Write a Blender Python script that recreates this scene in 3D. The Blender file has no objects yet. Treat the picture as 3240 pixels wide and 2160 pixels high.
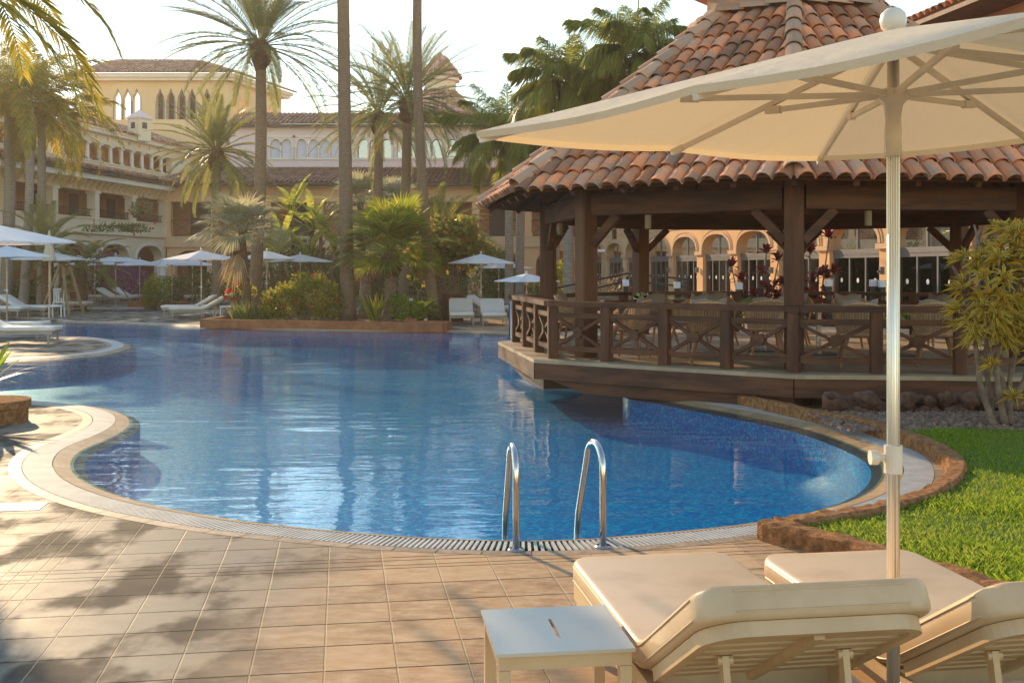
import bpy, bmesh, math, random
import numpy as np
from mathutils import Vector, Matrix
from mathutils.geometry import tessellate_polygon
random.seed(7); rng = np.random.default_rng(7)
R = math.radians; PI = math.pi
sc = bpy.context.scene
C = sc.collection
# ------------------------------------------------------------------ camera, sky, sun, exposure
F, Y0, H = 3520.0, 850.0, 1.7
cam_data = bpy.data.cameras.new('camera'); cam = bpy.data.objects.new('camera', cam_data); C.objects.link(cam)
cam.location = (0, 0, H); cam.rotation_euler = (PI/2, 0, 0)
cam_data.sensor_width = 36; cam_data.lens = F/3240*36; cam_data.shift_y = -(1080-Y0)/3240
cam_data.clip_start = 0.05; cam_data.clip_end = 2000
sc.camera = cam
SUN_AZ, SUN_EL = -30.0, 20.0          # degrees left of straight ahead, above the horizon
world = bpy.data.worlds.new('World'); sc.world = world; world.use_nodes = True
wn = world.node_tree; wn.nodes.clear()
sky = wn.nodes.new('ShaderNodeTexSky'); sky.sky_type = 'NISHITA'; sky.sun_disc = False
sky.sun_elevation = R(SUN_EL); sky.sun_rotation = R(SUN_AZ); sky.air_density = 1.35; sky.dust_density = 0.0; sky.ozone_density = 1.2
bgn = wn.nodes.new('ShaderNodeBackground'); bgn.inputs[1].default_value = 0.13
won = wn.nodes.new('ShaderNodeOutputWorld')
wn.links.new(sky.outputs[0], bgn.inputs[0]); wn.links.new(bgn.outputs[0], won.inputs[0])
sd = Vector((math.sin(R(SUN_AZ))*math.cos(R(SUN_EL)), math.cos(R(SUN_AZ))*math.cos(R(SUN_EL)), math.sin(R(SUN_EL))))
sl = bpy.data.lights.new('sun', 'SUN'); sl.energy = 2.95; sl.angle = R(0.5); sl.color = (1.0, 0.72, 0.42)
sun = bpy.data.objects.new('sun', sl); C.objects.link(sun); sun.rotation_euler = sd.to_track_quat('Z', 'Y').to_euler()
sc.view_settings.view_transform = 'Standard'; sc.view_settings.look = 'None'
sc.view_settings.gamma = 1; sc.view_settings.use_curve_mapping = False
sc.view_settings.exposure = 1.12
sc.cycles.max_bounces = 6; sc.cycles.transparent_max_bounces = 12
sc.cycles.diffuse_bounces = 3; sc.cycles.glossy_bounces = 3; sc.cycles.transmission_bounces = 4; sc.cycles.volume_bounces = 0
sc.cycles.caustics_reflective = False; sc.cycles.caustics_refractive = False
sc.cycles.sample_clamp_indirect = 6.0

# ------------------------------------------------------------------ helpers
def P(px, py, z=0.0):
    """ground-type point: where the sight line of a photograph pixel meets height z"""
    y = F*(H-z)/(py-Y0); return Vector(((px-1620)/F*y, y, z))
def AT(px, py, y):
    return Vector(((px-1620)/F*y, y, H+(Y0-py)*y/F))
def XD(px, y, z=0.0): return Vector(((px-1620)/F*y, y, z))

class MB:
    def __init__(s, M=None): s.v=[]; s.f=[]; s.M=M
    def _add(s, vs, fs):
        n=len(s.v)
        if s.M is not None: vs=[s.M@Vector(v) for v in vs]
        s.v.extend([tuple(v) for v in vs]); s.f.extend([tuple(i+n for i in f) for f in fs])
    def box(s, x0,x1,y0,y1,z0,z1):
        s._add([(x0,y0,z0),(x1,y0,z0),(x1,y1,z0),(x0,y1,z0),(x0,y0,z1),(x1,y0,z1),(x1,y1,z1),(x0,y1,z1)],
               [(0,3,2,1),(4,5,6,7),(0,1,5,4),(1,2,6,5),(2,3,7,6),(3,0,4,7)])
    def bar(s, p0, p1, w, h, up=(0,0,1)):
        p0=Vector(p0); p1=Vector(p1); d=(p1-p0).normalized(); u=Vector(up)
        x=d.cross(u)
        if x.length<1e-4: x=d.cross(Vector((1,0,0)))
        x.normalize(); z=x.cross(d).normalized(); a=x*w/2; b=z*h/2
        s._add([p0-a-b,p0+a-b,p0+a+b,p0-a+b,p1-a-b,p1+a-b,p1+a+b,p1-a+b],
               [(0,1,2,3),(7,6,5,4),(0,4,5,1),(1,5,6,2),(2,6,7,3),(3,7,4,0)])
    def tube(s, pts, rad, n=8, cap=True):
        pts=[Vector(p) for p in pts]; m=len(pts)
        if not hasattr(rad,'__len__'): rad=[rad]*m
        vs=[]; prev=None
        for i,p in enumerate(pts):
            d=(pts[min(i+1,m-1)]-pts[max(i-1,0)]).normalized()
            if prev is None:
                ref=Vector((0,0,1)) if abs(d.z)<0.9 else Vector((1,0,0))
                x=d.cross(ref).normalized()
            else:
                x=(prev-d*prev.dot(d)).normalized()
            prev=x; y=d.cross(x)
            for k in range(n):
                a=2*PI*k/n; vs.append(p+(x*math.cos(a)+y*math.sin(a))*rad[i])
        fs=[]
        for i in range(m-1):
            for k in range(n):
                k2=(k+1)%n; fs.append((i*n+k,i*n+k2,(i+1)*n+k2,(i+1)*n+k))
        if cap: fs.append(tuple(range(n-1,-1,-1))); fs.append(tuple((m-1)*n+k for k in range(n)))
        s._add(vs,fs)
    def lathe(s, prof, n=16, c=(0,0,0)):
        vs=[]; m=len(prof)
        for r,z in prof:
            for k in range(n):
                a=2*PI*k/n; vs.append((c[0]+r*math.cos(a),c[1]+r*math.sin(a),c[2]+z))
        fs=[(i*n+k,i*n+(k+1)%n,(i+1)*n+(k+1)%n,(i+1)*n+k) for i in range(m-1) for k in range(n)]
        fs.append(tuple(range(n-1,-1,-1))); fs.append(tuple((m-1)*n+k for k in range(n)))
        s._add(vs,fs)
    def prism(s, poly, z0, z1):
        n=len(poly); tri=tessellate_polygon([[Vector((p[0],p[1],0)) for p in poly]])
        vs=[(p[0],p[1],z0) for p in poly]+[(p[0],p[1],z1) for p in poly]
        fs=[]
        for t in tri:
            a,b,c=[Vector((poly[i][0],poly[i][1],0)) for i in t]
            if (b-a).cross(c-a).z<0: t=(t[0],t[2],t[1])
            fs.append((t[2],t[1],t[0])); fs.append(tuple(i+n for i in t))
        ar=sum(poly[i][0]*poly[(i+1)%n][1]-poly[(i+1)%n][0]*poly[i][1] for i in range(n))
        for i in range(n):
            j=(i+1)%n; fs.append((i,j,j+n,i+n) if ar>0 else (j,i,i+n,j+n))
        s._add(vs,fs)
    def quad(s,*ps): s._add(ps,[tuple(range(len(ps)))])
    def build(s, name, mat, parent=None, smooth=False, loc=None):
        me=bpy.data.meshes.new(name)
        v=s.v
        if parent is not None and loc is None and parent.get('_w'): 
            l=parent.location; v=[(a-l.x,b-l.y,c-l.z) for a,b,c in v]
        elif loc is not None and parent is None:
            v=[(a-loc[0],b-loc[1],c-loc[2]) for a,b,c in v]
        me.from_pydata(v,[],s.f); me.materials.append(mat)
        if smooth: me.polygons.foreach_set('use_smooth',[True]*len(me.polygons))
        me.update()
        o=bpy.data.objects.new(name,me); C.objects.link(o)
        if parent is not None: 
            o.parent=parent; o['_w']=0
        elif loc is not None: o.location=loc
        return o
def clean():
    for o in bpy.data.objects:
        if '_w' in o: del o['_w']
def tag(o,label=None,cat=None,group=None,kind=None):
    if label: o['label']=label
    if cat: o['category']=cat
    if group: o['group']=group
    if kind: o['kind']=kind
    return o
def thing(name,label,cat,loc=(0,0,0),rz=0,group=None,world=False):
    """Empty at the base of a thing; world=True: its parts are written in world coordinates"""
    o=bpy.data.objects.new(name,None); C.objects.link(o); o.location=loc; o.rotation_euler=(0,0,rz); o.empty_display_size=.1
    tag(o,label,cat,group); o['_w']=1 if world else 0
    return o
def structure(name,mb,mat,smooth=False):
    return tag(mb.build(name,mat,smooth=smooth),kind='structure')
def copy_tree(o,parent=None):
    c=o.copy(); C.objects.link(c)
    if parent is not None: c.parent=parent
    for ch in [x for x in o.children]: copy_tree(ch,c)
    return c
def frame(ox,oy,dx,dy,oz=0):
    l=math.hypot(dx,dy); dx/=l; dy/=l
    return Matrix(((dx,-dy,0,ox),(dy,dx,0,oy),(0,0,1,oz),(0,0,0,1)))

# ------------------------------------------------------------------ materials
class NT:
    def __init__(s,name):
        s.m=bpy.data.materials.new(name); s.m.use_nodes=True; s.t=s.m.node_tree; s.t.nodes.clear()
        s.out=s.t.nodes.new('ShaderNodeOutputMaterial')
    def n(s,typ,**kw):
        nd=s.t.nodes.new(typ)
        for k,v in kw.items(): setattr(nd,k,v)
        return nd
    def set(s,sock,v):
        if isinstance(v,bpy.types.NodeSocket): s.t.links.new(v,sock)
        elif isinstance(v,(tuple,list)) and len(v)==3 and sock.type=='RGBA': sock.default_value=(*v,1)
        else: sock.default_value=v
    def math(s,op,a,b=0.0,c=0.0):
        nd=s.n('ShaderNodeMath',operation=op); s.set(nd.inputs[0],a); s.set(nd.inputs[1],b); s.set(nd.inputs[2],c); return nd.outputs[0]
    def mix(s,f,a,b,mode='MIX'):
        nd=s.n('ShaderNodeMix',data_type='RGBA',blend_type=mode); s.set(nd.inputs[0],f); s.set(nd.inputs[6],a); s.set(nd.inputs[7],b); return nd.outputs[2]
    def ramp(s,f,a,b,lo=0.0,hi=1.0):
        nd=s.n('ShaderNodeMapRange',interpolation_type='SMOOTHSTEP'); s.set(nd.inputs[0],f); s.set(nd.inputs[1],a); s.set(nd.inputs[2],b); s.set(nd.inputs[3],lo); s.set(nd.inputs[4],hi); return nd.outputs[0]
    def coord(s,k='Object'): return s.n('ShaderNodeTexCoord').outputs[k]
    def mapping(s,v,loc=(0,0,0),rot=(0,0,0),scale=(1,1,1),typ='POINT'):
        nd=s.n('ShaderNodeMapping',vector_type=typ); s.set(nd.inputs[0],v); nd.inputs[1].default_value=loc; nd.inputs[2].default_value=rot; nd.inputs[3].default_value=scale; return nd.outputs[0]
    def noise(s,v,scale,detail=4,rough=.6,k=0):
        nd=s.n('ShaderNodeTexNoise'); s.set(nd.inputs['Vector'],v); nd.inputs['Scale'].default_value=scale; nd.inputs['Detail'].default_value=detail; nd.inputs['Roughness'].default_value=rough; return nd.outputs[k]
    def bump(s,h,strength,dist=.02,normal=None):
        nd=s.n('ShaderNodeBump'); s.set(nd.inputs['Height'],h); nd.inputs['Strength'].default_value=strength; nd.inputs['Distance'].default_value=dist
        if normal is not None: s.set(nd.inputs['Normal'],normal)
        return nd.outputs[0]
    def pbsdf(s,**kw):
        nd=s.n('ShaderNodeBsdfPrincipled')
        for k,v in kw.items(): s.set(nd.inputs[k.replace('_',' ')],v)
        return nd
    def done(s,sh): s.t.links.new(sh,s.out.inputs[0]); return s.m
def mat(name,col,rough=.6,col2=None,vs=3.0,bump=0,bs=40,metal=0,isl=0,stretch=(1,1,1),spec=.5,dist=.01,detail=5,lo=.35,hi=.65):
    n=NT(name); co=n.coord()
    if stretch!=(1,1,1): co=n.mapping(co,scale=stretch)
    base=col if len(col)==3 else col[:3]
    if col2 is None: col2=tuple(c*.8 for c in base)
    f=n.ramp(n.noise(co,vs,detail),lo,hi)
    c=n.mix(f,base,col2)
    if isl:
        g=n.n('ShaderNodeNewGeometry').outputs['Random Per Island']
        hs=n.n('ShaderNodeHueSaturation'); n.set(hs.inputs['Color'],c); n.set(hs.inputs['Value'],n.math('MULTIPLY_ADD',g,2*isl,1-isl)); c=hs.outputs[0]
    p=n.pbsdf(Base_Color=c,Roughness=rough,Metallic=metal); p.inputs['Specular IOR Level'].default_value=spec
    if bump: n.set(p.inputs['Normal'],n.bump(n.noise(co,bs,6,.65),bump,dist))
    return n.done(p.outputs[0])
def leafmat(name,c1,c2,tr=.45,rough=.45,c3=None,vs=2.0):
    """leaves: colour varies leaf by leaf; light also comes through them"""
    n=NT(name); g=n.n('ShaderNodeNewGeometry').outputs['Random Per Island']
    c=n.mix(g,c1,c2)
    if c3: c=n.mix(n.ramp(n.noise(n.coord(),vs,3),.5,.66),c,c3)
    p=n.pbsdf(Base_Color=c,Roughness=rough); p.inputs['Specular IOR Level'].default_value=.22
    t=n.n('ShaderNodeBsdfTranslucent'); hs=n.n('ShaderNodeHueSaturation'); n.set(hs.inputs['Color'],c); hs.inputs['Value'].default_value=2.1; hs.inputs['Hue'].default_value=.485; n.set(t.inputs[0],hs.outputs[0])
    mx=n.n('ShaderNodeMixShader'); mx.inputs[0].default_value=tr
    n.t.links.new(p.outputs[0],mx.inputs[1]); n.t.links.new(t.outputs[0],mx.inputs[2])
    return n.done(mx.outputs[0])
def clothmat(name,col,tr=.3):
    n=NT(name); co=n.coord()
    c=n.mix(n.ramp(n.noise(co,2.2,4),.35,.7),col,tuple(x*.93 for x in col))
    p=n.pbsdf(Base_Color=c,Roughness=.85); p.inputs['Specular IOR Level'].default_value=.15
    n.set(p.inputs['Normal'],n.bump(n.noise(n.mapping(co,rot=(0,0,.6),scale=(1.6,.7,1)),5,5),.38,.05))
    t=n.n('ShaderNodeBsdfTranslucent'); n.set(t.inputs[0],tuple(min(1,x*y) for x,y in zip(col,(1.05,.93,.72))))
    mx=n.n('ShaderNodeMixShader'); mx.inputs[0].default_value=tr
    n.t.links.new(p.outputs[0],mx.inputs[1]); n.t.links.new(t.outputs[0],mx.inputs[2])
    return n.done(mx.outputs[0])
def glassmat(name,tint,mixf=.5,rough=.02):
    n=NT(name); fr=n.n('ShaderNodeFresnel'); fr.inputs[0].default_value=1.5
    gl=n.n('ShaderNodeBsdfGlossy'); n.set(gl.inputs[0],(.95,.95,.95)); gl.inputs[1].default_value=rough
    tr=n.n('ShaderNodeBsdfTransparent'); n.set(tr.inputs[0],tint)
    mx=n.n('ShaderNodeMixShader'); n.set(mx.inputs[0],n.math('MULTIPLY_ADD',fr.outputs[0],1.0,mixf))
    n.t.links.new(tr.outputs[0],mx.inputs[1]); n.t.links.new(gl.outputs[0],mx.inputs[2])
    return n.done(mx.outputs[0])

GRID_O=(-2.059,4.825); GRID_T=.15212; GRID_S=(.3079,.3161)
def grid_uv(n):
    v=n.mapping(n.coord(),loc=(GRID_O[0],GRID_O[1],0),rot=(0,0,GRID_T),scale=(GRID_S[0],GRID_S[1],1),typ='TEXTURE')
    sp=n.n('ShaderNodeSeparateXYZ'); n.set(sp.inputs[0],v); return sp.outputs[0],sp.outputs[1]
def paving_material():
    n=NT('paving_tiles'); u,v=grid_uv(n); co=n.coord()
    # two courses of narrow strips cross the square tiles (their own joints below)
    BW=.76
    inv=n.math('MULTIPLY',n.math('GREATER_THAN',v,4.0),n.math('LESS_THAN',v,4.0+BW))
    v2=n.math('SUBTRACT',v,n.math('MULTIPLY',n.math('GREATER_THAN',v,4.0+BW),BW))
    inu=n.math('MULTIPLY',n.math('LESS_THAN',u,-1.0),n.math('GREATER_THAN',u,-1.0-BW))
    u2=n.math('ADD',u,n.math('MULTIPLY',n.math('LESS_THAN',u,-1.0-BW),BW))
    def dist(x): 
        fr=n.math('FRACT',x); return n.math('MINIMUM',fr,n.math('SUBTRACT',1.0,fr))
    wob=n.math('MULTIPLY',n.math('SUBTRACT',n.noise(co,14,3),.5),.028)
    dv=dist(n.math('ADD',v2,wob)); du=dist(n.math('ADD',u2,wob))
    def band(x,a):   # distance to the two inner joints of a band
        return n.math('MINIMUM',n.math('ABSOLUTE',n.math('SUBTRACT',x,a+.21)),n.math('ABSOLUTE',n.math('SUBTRACT',x,a+.53)))
    bv=n.math('MINIMUM',band(v,4.0),n.math('ABSOLUTE',n.math('SUBTRACT',v,4.0+BW)))
    bv=n.math('MINIMUM',bv,n.math('ABSOLUTE',n.math('SUBTRACT',v,4.0)))
    dv=n.math('ADD',n.math('MULTIPLY',n.math('SUBTRACT',1.0,inv),dv),n.math('MULTIPLY',inv,bv))
    bu=n.math('MINIMUM',band(u,-1.0-BW),n.math('MINIMUM',n.math('ABSOLUTE',n.math('ADD',u,1.0)),n.math('ABSOLUTE',n.math('ADD',u,1.0+BW))))
    du=n.math('ADD',n.math('MULTIPLY',n.math('SUBTRACT',1.0,inu),du),n.math('MULTIPLY',inu,bu))
    gru=n.ramp(du,.006,.017,1.0,0.0); grv=n.ramp(dv,.008,.028,1.0,0.0); gr=n.math('MAXIMUM',gru,grv)
    cell=n.n('ShaderNodeTexWhiteNoise',noise_dimensions='2D'); cb=n.n('ShaderNodeCombineXYZ')
    n.set(cb.inputs[0],n.math('FLOOR',u2)); n.set(cb.inputs[1],n.math('FLOOR',v2)); n.set(cell.inputs['Vector'],cb.outputs[0])
    tone=n.mix(cell.outputs[0],(.31,.178,.086),(.56,.34,.17))
    fine=n.noise(n.mapping(co,rot=(0,0,.3),scale=(1,2.2,1)),7,7,.7)
    tone=n.mix(n.ramp(fine,.3,.75),tone,(.62,.43,.265))
    tone=n.mix(n.math('MULTIPLY',n.ramp(n.noise(co,2.3,5),.5,.72),.55),tone,(.23,.14,.08))
    # left side: sky glare painted grey, palm shade and damp painted as dark blotches
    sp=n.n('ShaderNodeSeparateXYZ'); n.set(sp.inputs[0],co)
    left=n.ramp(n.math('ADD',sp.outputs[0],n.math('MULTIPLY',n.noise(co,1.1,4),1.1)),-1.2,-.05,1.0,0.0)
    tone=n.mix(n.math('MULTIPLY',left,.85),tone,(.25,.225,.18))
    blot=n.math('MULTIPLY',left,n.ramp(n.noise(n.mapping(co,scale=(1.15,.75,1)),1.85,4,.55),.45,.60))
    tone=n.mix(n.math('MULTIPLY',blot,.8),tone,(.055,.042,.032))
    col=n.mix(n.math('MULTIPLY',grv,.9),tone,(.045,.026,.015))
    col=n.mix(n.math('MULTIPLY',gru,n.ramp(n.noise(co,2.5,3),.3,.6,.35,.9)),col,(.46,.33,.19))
    rough=n.math('SUBTRACT',.66,n.math('MULTIPLY',left,.12))
    rough=n.math('ADD',rough,n.math('MULTIPLY',blot,.22))
    rough=n.math('ADD',rough,n.math('MULTIPLY',n.math('SUBTRACT',n.noise(co,5,5),.5),.25))
    p=n.pbsdf(Base_Color=col,Roughness=rough); p.inputs['Specular IOR Level'].default_value=.06
    hgt=n.math('SUBTRACT',n.math('MULTIPLY',n.noise(co,30,6,.7),.25),gr)
    hgt=n.math('ADD',hgt,n.math('MULTIPLY',cell.outputs[0],.12))
    n.set(p.inputs['Normal'],n.bump(hgt,.55,.008))
    return n.done(p.outputs[0])
def radial_tile(name,c1,c2,scale=14,rough=.5,bump=.25):
    return mat(name,c1,rough,c2,vs=scale,bump=bump,bs=60,dist=.004,isl=.16,spec=.2)
def mosaic_material():
    n=NT('pool_mosaic'); g=n.n('ShaderNodeNewGeometry'); co=n.coord()
    sc_=n.mapping(co,scale=(40,40,40)); fl=n.n('ShaderNodeVectorMath',operation='FLOOR'); n.set(fl.inputs[0],sc_)
    w=n.n('ShaderNodeTexWhiteNoise',noise_dimensions='3D'); n.set(w.inputs['Vector'],fl.outputs[0])
    cr=n.n('ShaderNodeValToRGB'); e=cr.color_ramp.elements; e[0].position=0; e[0].color=(.001,.14,.38,1); e[1].position=1; e[1].color=(.008,.52,.62,1)
    for ps,cl in ((.35,(.001,.175,.44,1)),(.62,(.002,.235,.50,1)),(.82,(.004,.34,.55,1))):
        k=e.new(ps); k.color=cl
    n.set(cr.inputs[0],w.outputs[0])
    p=n.pbsdf(Base_Color=cr.outputs[0],Roughness=.35)
    return n.done(p.outputs[0])
def water_material():
    n=NT('pool_water'); co=n.coord()
    m1=n.noise(n.mapping(co,rot=(0,0,.12),scale=(.36,1.0,1)),4.6,3,.5)
    m2=n.noise(n.mapping(co,rot=(0,0,-.25),scale=(.7,1.2,1)),1.4,2,.45)
    amp=n.ramp(n.noise(co,.20,2),.38,.60,.30,1.0)
    hgt=n.math('MULTIPLY',n.math('ADD',m1,n.math('MULTIPLY',m2,1.4)),amp)
    nb=n.bump(hgt,.36,.036)
    dt=n.n('ShaderNodeVectorMath',operation='DOT_PRODUCT'); n.set(dt.inputs[0],n.n('ShaderNodeNewGeometry').outputs['Incoming']); n.set(dt.inputs[1],nb)
    fres=n.math('MULTIPLY_ADD',n.math('POWER',n.math('SUBTRACT',1.0,n.math('MINIMUM',n.math('ABSOLUTE',dt.outputs['Value']),1.0)),5.0),.78,.02)
    gl=n.n('ShaderNodeBsdfGlossy'); n.set(gl.inputs[0],(1,1,1)); gl.inputs[1].default_value=.015; n.set(gl.inputs['Normal'],nb)
    tr=n.n('ShaderNodeBsdfTransparent'); n.set(tr.inputs[0],(.72,.93,1.0))
    mx=n.n('ShaderNodeMixShader'); n.set(mx.inputs[0],fres)
    n.t.links.new(tr.outputs[0],mx.inputs[1]); n.t.links.new(gl.outputs[0],mx.inputs[2])
    return n.done(mx.outputs[0])
def frondtrunk(name,c1,c2,ring):
    n=NT(name); co=n.coord(); sp=n.n('ShaderNodeSeparateXYZ'); n.set(sp.inputs[0],co)
    z=n.math('ADD',sp.outputs[2],n.math('MULTIPLY',n.noise(co,7,4),.16))
    w=n.math('FRACT',n.math('MULTIPLY',z,ring)); 
    c=n.mix(n.ramp(w,.0,.9),c1,c2); c=n.mix(n.math('MULTIPLY',n.ramp(n.noise(co,9,5),.4,.7),.5),c,tuple(x*.55 for x in c1))
    p=n.pbsdf(Base_Color=c,Roughness=.9); p.inputs['Specular IOR Level'].default_value=.2
    n.set(p.inputs['Normal'],n.bump(n.math('ADD',w,n.math('MULTIPLY',n.noise(co,26,5),1.3)),.8,.03))
    return n.done(p.outputs[0])

M={}
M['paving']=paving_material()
M['coping']=radial_tile('sand_coping_tile',(.46,.31,.17),(.36,.24,.13))
M['grout']=mat('pale_grout',(.40,.30,.19),.9)
M['edge_tile']=radial_tile('edge_tile',(.42,.30,.19),(.30,.21,.13))
M['dark_tile']=radial_tile('dark_rim_tile',(.10,.085,.075),(.06,.055,.055),rough=.35)
M['grate']=mat('white_grate_plastic',(.58,.55,.50),.55,(.48,.45,.40),vs=6,spec=.2)
M['channel']=mat('dark_channel',(.05,.045,.04),.8)
M['mosaic']=mosaic_material(); M['water']=water_material()
M['curb']=mat('rust_stone',(.48,.235,.10),.95,(.25,.115,.05),vs=16,bump=1.0,bs=45,dist=.03,spec=.1)
M['curbwall']=mat('terracotta_wall',(.42,.17,.075),.9,(.30,.12,.055),vs=3,bump=.5,bs=25,spec=.15)
M['soil']=mat('dark_soil',(.07,.04,.025),.95,(.12,.06,.035),vs=6,bump=.6,bs=30)
M['lawn']=mat('lawn_soil',(.08,.12,.015),.95,(.055,.085,.012),vs=5,bump=.6,bs=40)
M['wood']=mat('dark_stained_timber',(.16,.056,.021),.6,(.075,.027,.012),vs=5,bump=.7,bs=22,stretch=(1,1,.15),spec=.35,dist=.006)
M['woodh']=mat('dark_stained_beam',(.155,.056,.022),.6,(.07,.026,.012),vs=5,bump=.7,bs=24,stretch=(.25,.25,1.6),spec=.35,dist=.006)
M['ceil']=mat('dark_ceiling_board',(.20,.08,.036),.8,(.125,.05,.024),vs=2,spec=.2)
M['deckfloor']=mat('tan_deck_tile',(.46,.33,.20),.55,(.36,.25,.15),vs=3,bump=.15,bs=30)
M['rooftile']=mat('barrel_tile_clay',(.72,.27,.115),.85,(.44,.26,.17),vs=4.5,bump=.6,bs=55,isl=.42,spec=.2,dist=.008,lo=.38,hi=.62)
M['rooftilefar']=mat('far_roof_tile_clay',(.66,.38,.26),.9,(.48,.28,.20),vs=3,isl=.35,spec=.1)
M['ridge']=mat('ridge_tile_mortar',(.54,.29,.18),.9,(.45,.33,.23),vs=5,bump=.5,bs=40,isl=.2,spec=.15)
M['cream']=mat('cream_render',(.84,.70,.49),.9,(.78,.64,.43),vs=.8,bump=.1,bs=30,spec=.15)
M['creamlight']=mat('pale_moulding',(.84,.76,.62),.85,(.78,.69,.55),vs=1,spec=.15)
M['yellow']=mat('ochre_render',(.82,.60,.33),.9,(.76,.54,.28),vs=.6,bump=.1,bs=20,spec=.15)
M['orange']=mat('terracotta_render',(.66,.30,.14),.9,(.58,.25,.115),vs=.8,spec=.15)
M['peach']=mat('peach_render',(.86,.52,.27),.9,(.80,.465,.235),vs=.7,bump=.1,bs=25,spec=.15)
M['peachlight']=mat('peach_stone_trim',(.74,.50,.30),.85,(.66,.43,.25),vs=1.5,spec=.15)
M['pink']=mat('pink_render',(.80,.64,.60),.9,(.74,.58,.545),vs=.5,spec=.15)
M['darkdoor']=mat('dark_door',(.06,.035,.02),.6)
M['iron']=mat('dark_iron',(.025,.02,.018),.5)
M['greyframe']=mat('grey_aluminium',(.22,.215,.22),.4,(.19,.185,.19),metal=.3)
M['blind']=mat('white_blind',(.72,.73,.80),.7,(.66,.68,.75))
M['glass']=glassmat('window_glass',(.72,.74,.72),.04)
M['glassup']=glassmat('upper_window_glass',(.12,.15,.18),.28)
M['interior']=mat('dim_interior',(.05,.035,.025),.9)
M['curtain']=mat('tan_curtain',(.66,.47,.28),.9,(.55,.38,.22),vs=2,stretch=(6,6,.3))
M['steel']=mat('brushed_steel',(.62,.60,.58),.16,(.55,.53,.52),metal=1)
M['alu']=mat('pole_aluminium',(.80,.77,.71),.32,(.73,.70,.65),metal=1,stretch=(40,40,1),vs=1)
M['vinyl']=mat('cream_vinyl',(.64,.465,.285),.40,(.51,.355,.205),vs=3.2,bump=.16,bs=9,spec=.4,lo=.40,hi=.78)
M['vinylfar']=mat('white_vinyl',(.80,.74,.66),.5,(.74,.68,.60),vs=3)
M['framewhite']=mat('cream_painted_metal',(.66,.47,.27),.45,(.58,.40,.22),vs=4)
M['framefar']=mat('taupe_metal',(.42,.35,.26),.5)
M['whitelac']=mat('white_lacquer',(.78,.77,.75),.35)
M['tabletop']=mat('pale_laminate',(.60,.54,.44),.32,(.53,.475,.385),vs=1.5)
M['canvas']=clothmat('cream_canvas',(.79,.68,.51),.30)
M['canvasfar']=clothmat('white_canvas',(.90,.90,.91),.22)
M['plastic']=mat('cream_plastic',(.78,.70,.58),.4)
M['palewood']=mat('weathered_wood',(.36,.25,.13),.7,(.27,.18,.09),vs=4,stretch=(1,1,.2))
M['teak']=mat('teak_wood',(.50,.23,.10),.5,(.30,.13,.055),vs=4,stretch=(1,1,.2))
M['rope']=mat('tan_rope',(.62,.36,.18),.85,(.48,.27,.13),vs=30,bump=.5,bs=120,isl=.15)
M['cushion']=mat('sand_cushion',(.55,.43,.31),.9,(.48,.37,.26),vs=5)
M['pillow']=mat('taupe_pillow',(.34,.255,.19),.9,(.29,.21,.155),vs=5)
M['table']=mat('speckled_table',(.36,.31,.25),.4,(.22,.18,.14),vs=40)
M['rock']=mat('red_lava_rock',(.21,.11,.075),.95,(.10,.055,.04),vs=6,bump=.9,bs=14,dist=.03,spec=.15)
M['gravel']=mat('pink_gravel',(.27,.165,.11),.9,(.17,.10,.065),vs=12,isl=.35)
M['bark']=mat('grey_bark',(.27,.19,.135),.9,(.16,.105,.075),vs=8,bump=.5,bs=25)
M['date']=frondtrunk('date_palm_trunk',(.36,.255,.165),(.27,.185,.12),15.0)
M['royal']=frondtrunk('royal_palm_trunk',(.38,.33,.28),(.31,.27,.225),9.0)
M['shaft']=mat('crownshaft_green',(.16,.20,.045),.5,(.22,.24,.07),vs=4)
M['boot']=mat('palm_boots',(.22,.12,.06),.95,(.12,.065,.035),vs=10,bump=1,bs=22,dist=.04)
M['lf_date']=leafmat('date_frond',(.13,.145,.045),(.24,.23,.075),.42)
M['lf_gold']=leafmat('golden_frond',(.19,.19,.028),(.40,.31,.04),.5)
M['lf_royal']=leafmat('royal_frond',(.13,.17,.03),(.31,.31,.065),.42,rough=.32)
M['lf_fan']=leafmat('fan_frond',(.09,.15,.016),(.34,.32,.035),.5)
M['lf_grey']=leafmat('grey_fan_frond',(.22,.23,.13),(.34,.32,.18),.4)
M['lf_phoenix']=leafmat('low_palm_frond',(.13,.15,.035),(.25,.24,.06),.4,rough=.35)
M['lf_dead']=leafmat('dry_frond',(.26,.18,.09),(.36,.26,.14),.3)
M['lf_bush']=leafmat('bush_leaf',(.10,.135,.018),(.36,.32,.04),.45)
M['lf_dark']=leafmat('dark_bush_leaf',(.085,.115,.03),(.19,.195,.05),.35)
M['lf_grape']=leafmat('round_leaf',(.12,.15,.028),(.28,.25,.05),.45,c3=(.28,.16,.035))
M['lf_bright']=leafmat('bright_leaf',(.13,.21,.025),(.22,.30,.04),.55)
M['lf_banana']=leafmat('banana_leaf',(.15,.20,.03),(.34,.35,.05),.5)
M['lf_red']=leafmat('red_leaf',(.09,.011,.009),(.23,.026,.014),.45)
M['lf_drac_g']=leafmat('dracaena_green',(.13,.14,.018),(.19,.19,.03),.3)
M['lf_drac_y']=leafmat('dracaena_yellow',(.50,.33,.03),(.66,.47,.08),.3)
M['lf_grass']=leafmat('grass_blade',(.085,.165,.013),(.25,.31,.032),.5,c3=(.19,.24,.035),vs=1.6)
M['fl_red']=leafmat('red_flower',(.55,.02,.02),(.70,.05,.03),.3)
M['fl_purple']=leafmat('purple_flower',(.22,.05,.16),(.34,.09,.24),.3)
M['fl_orange']=leafmat('orange_flower',(.75,.20,.03),(.85,.32,.05),.3)
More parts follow.
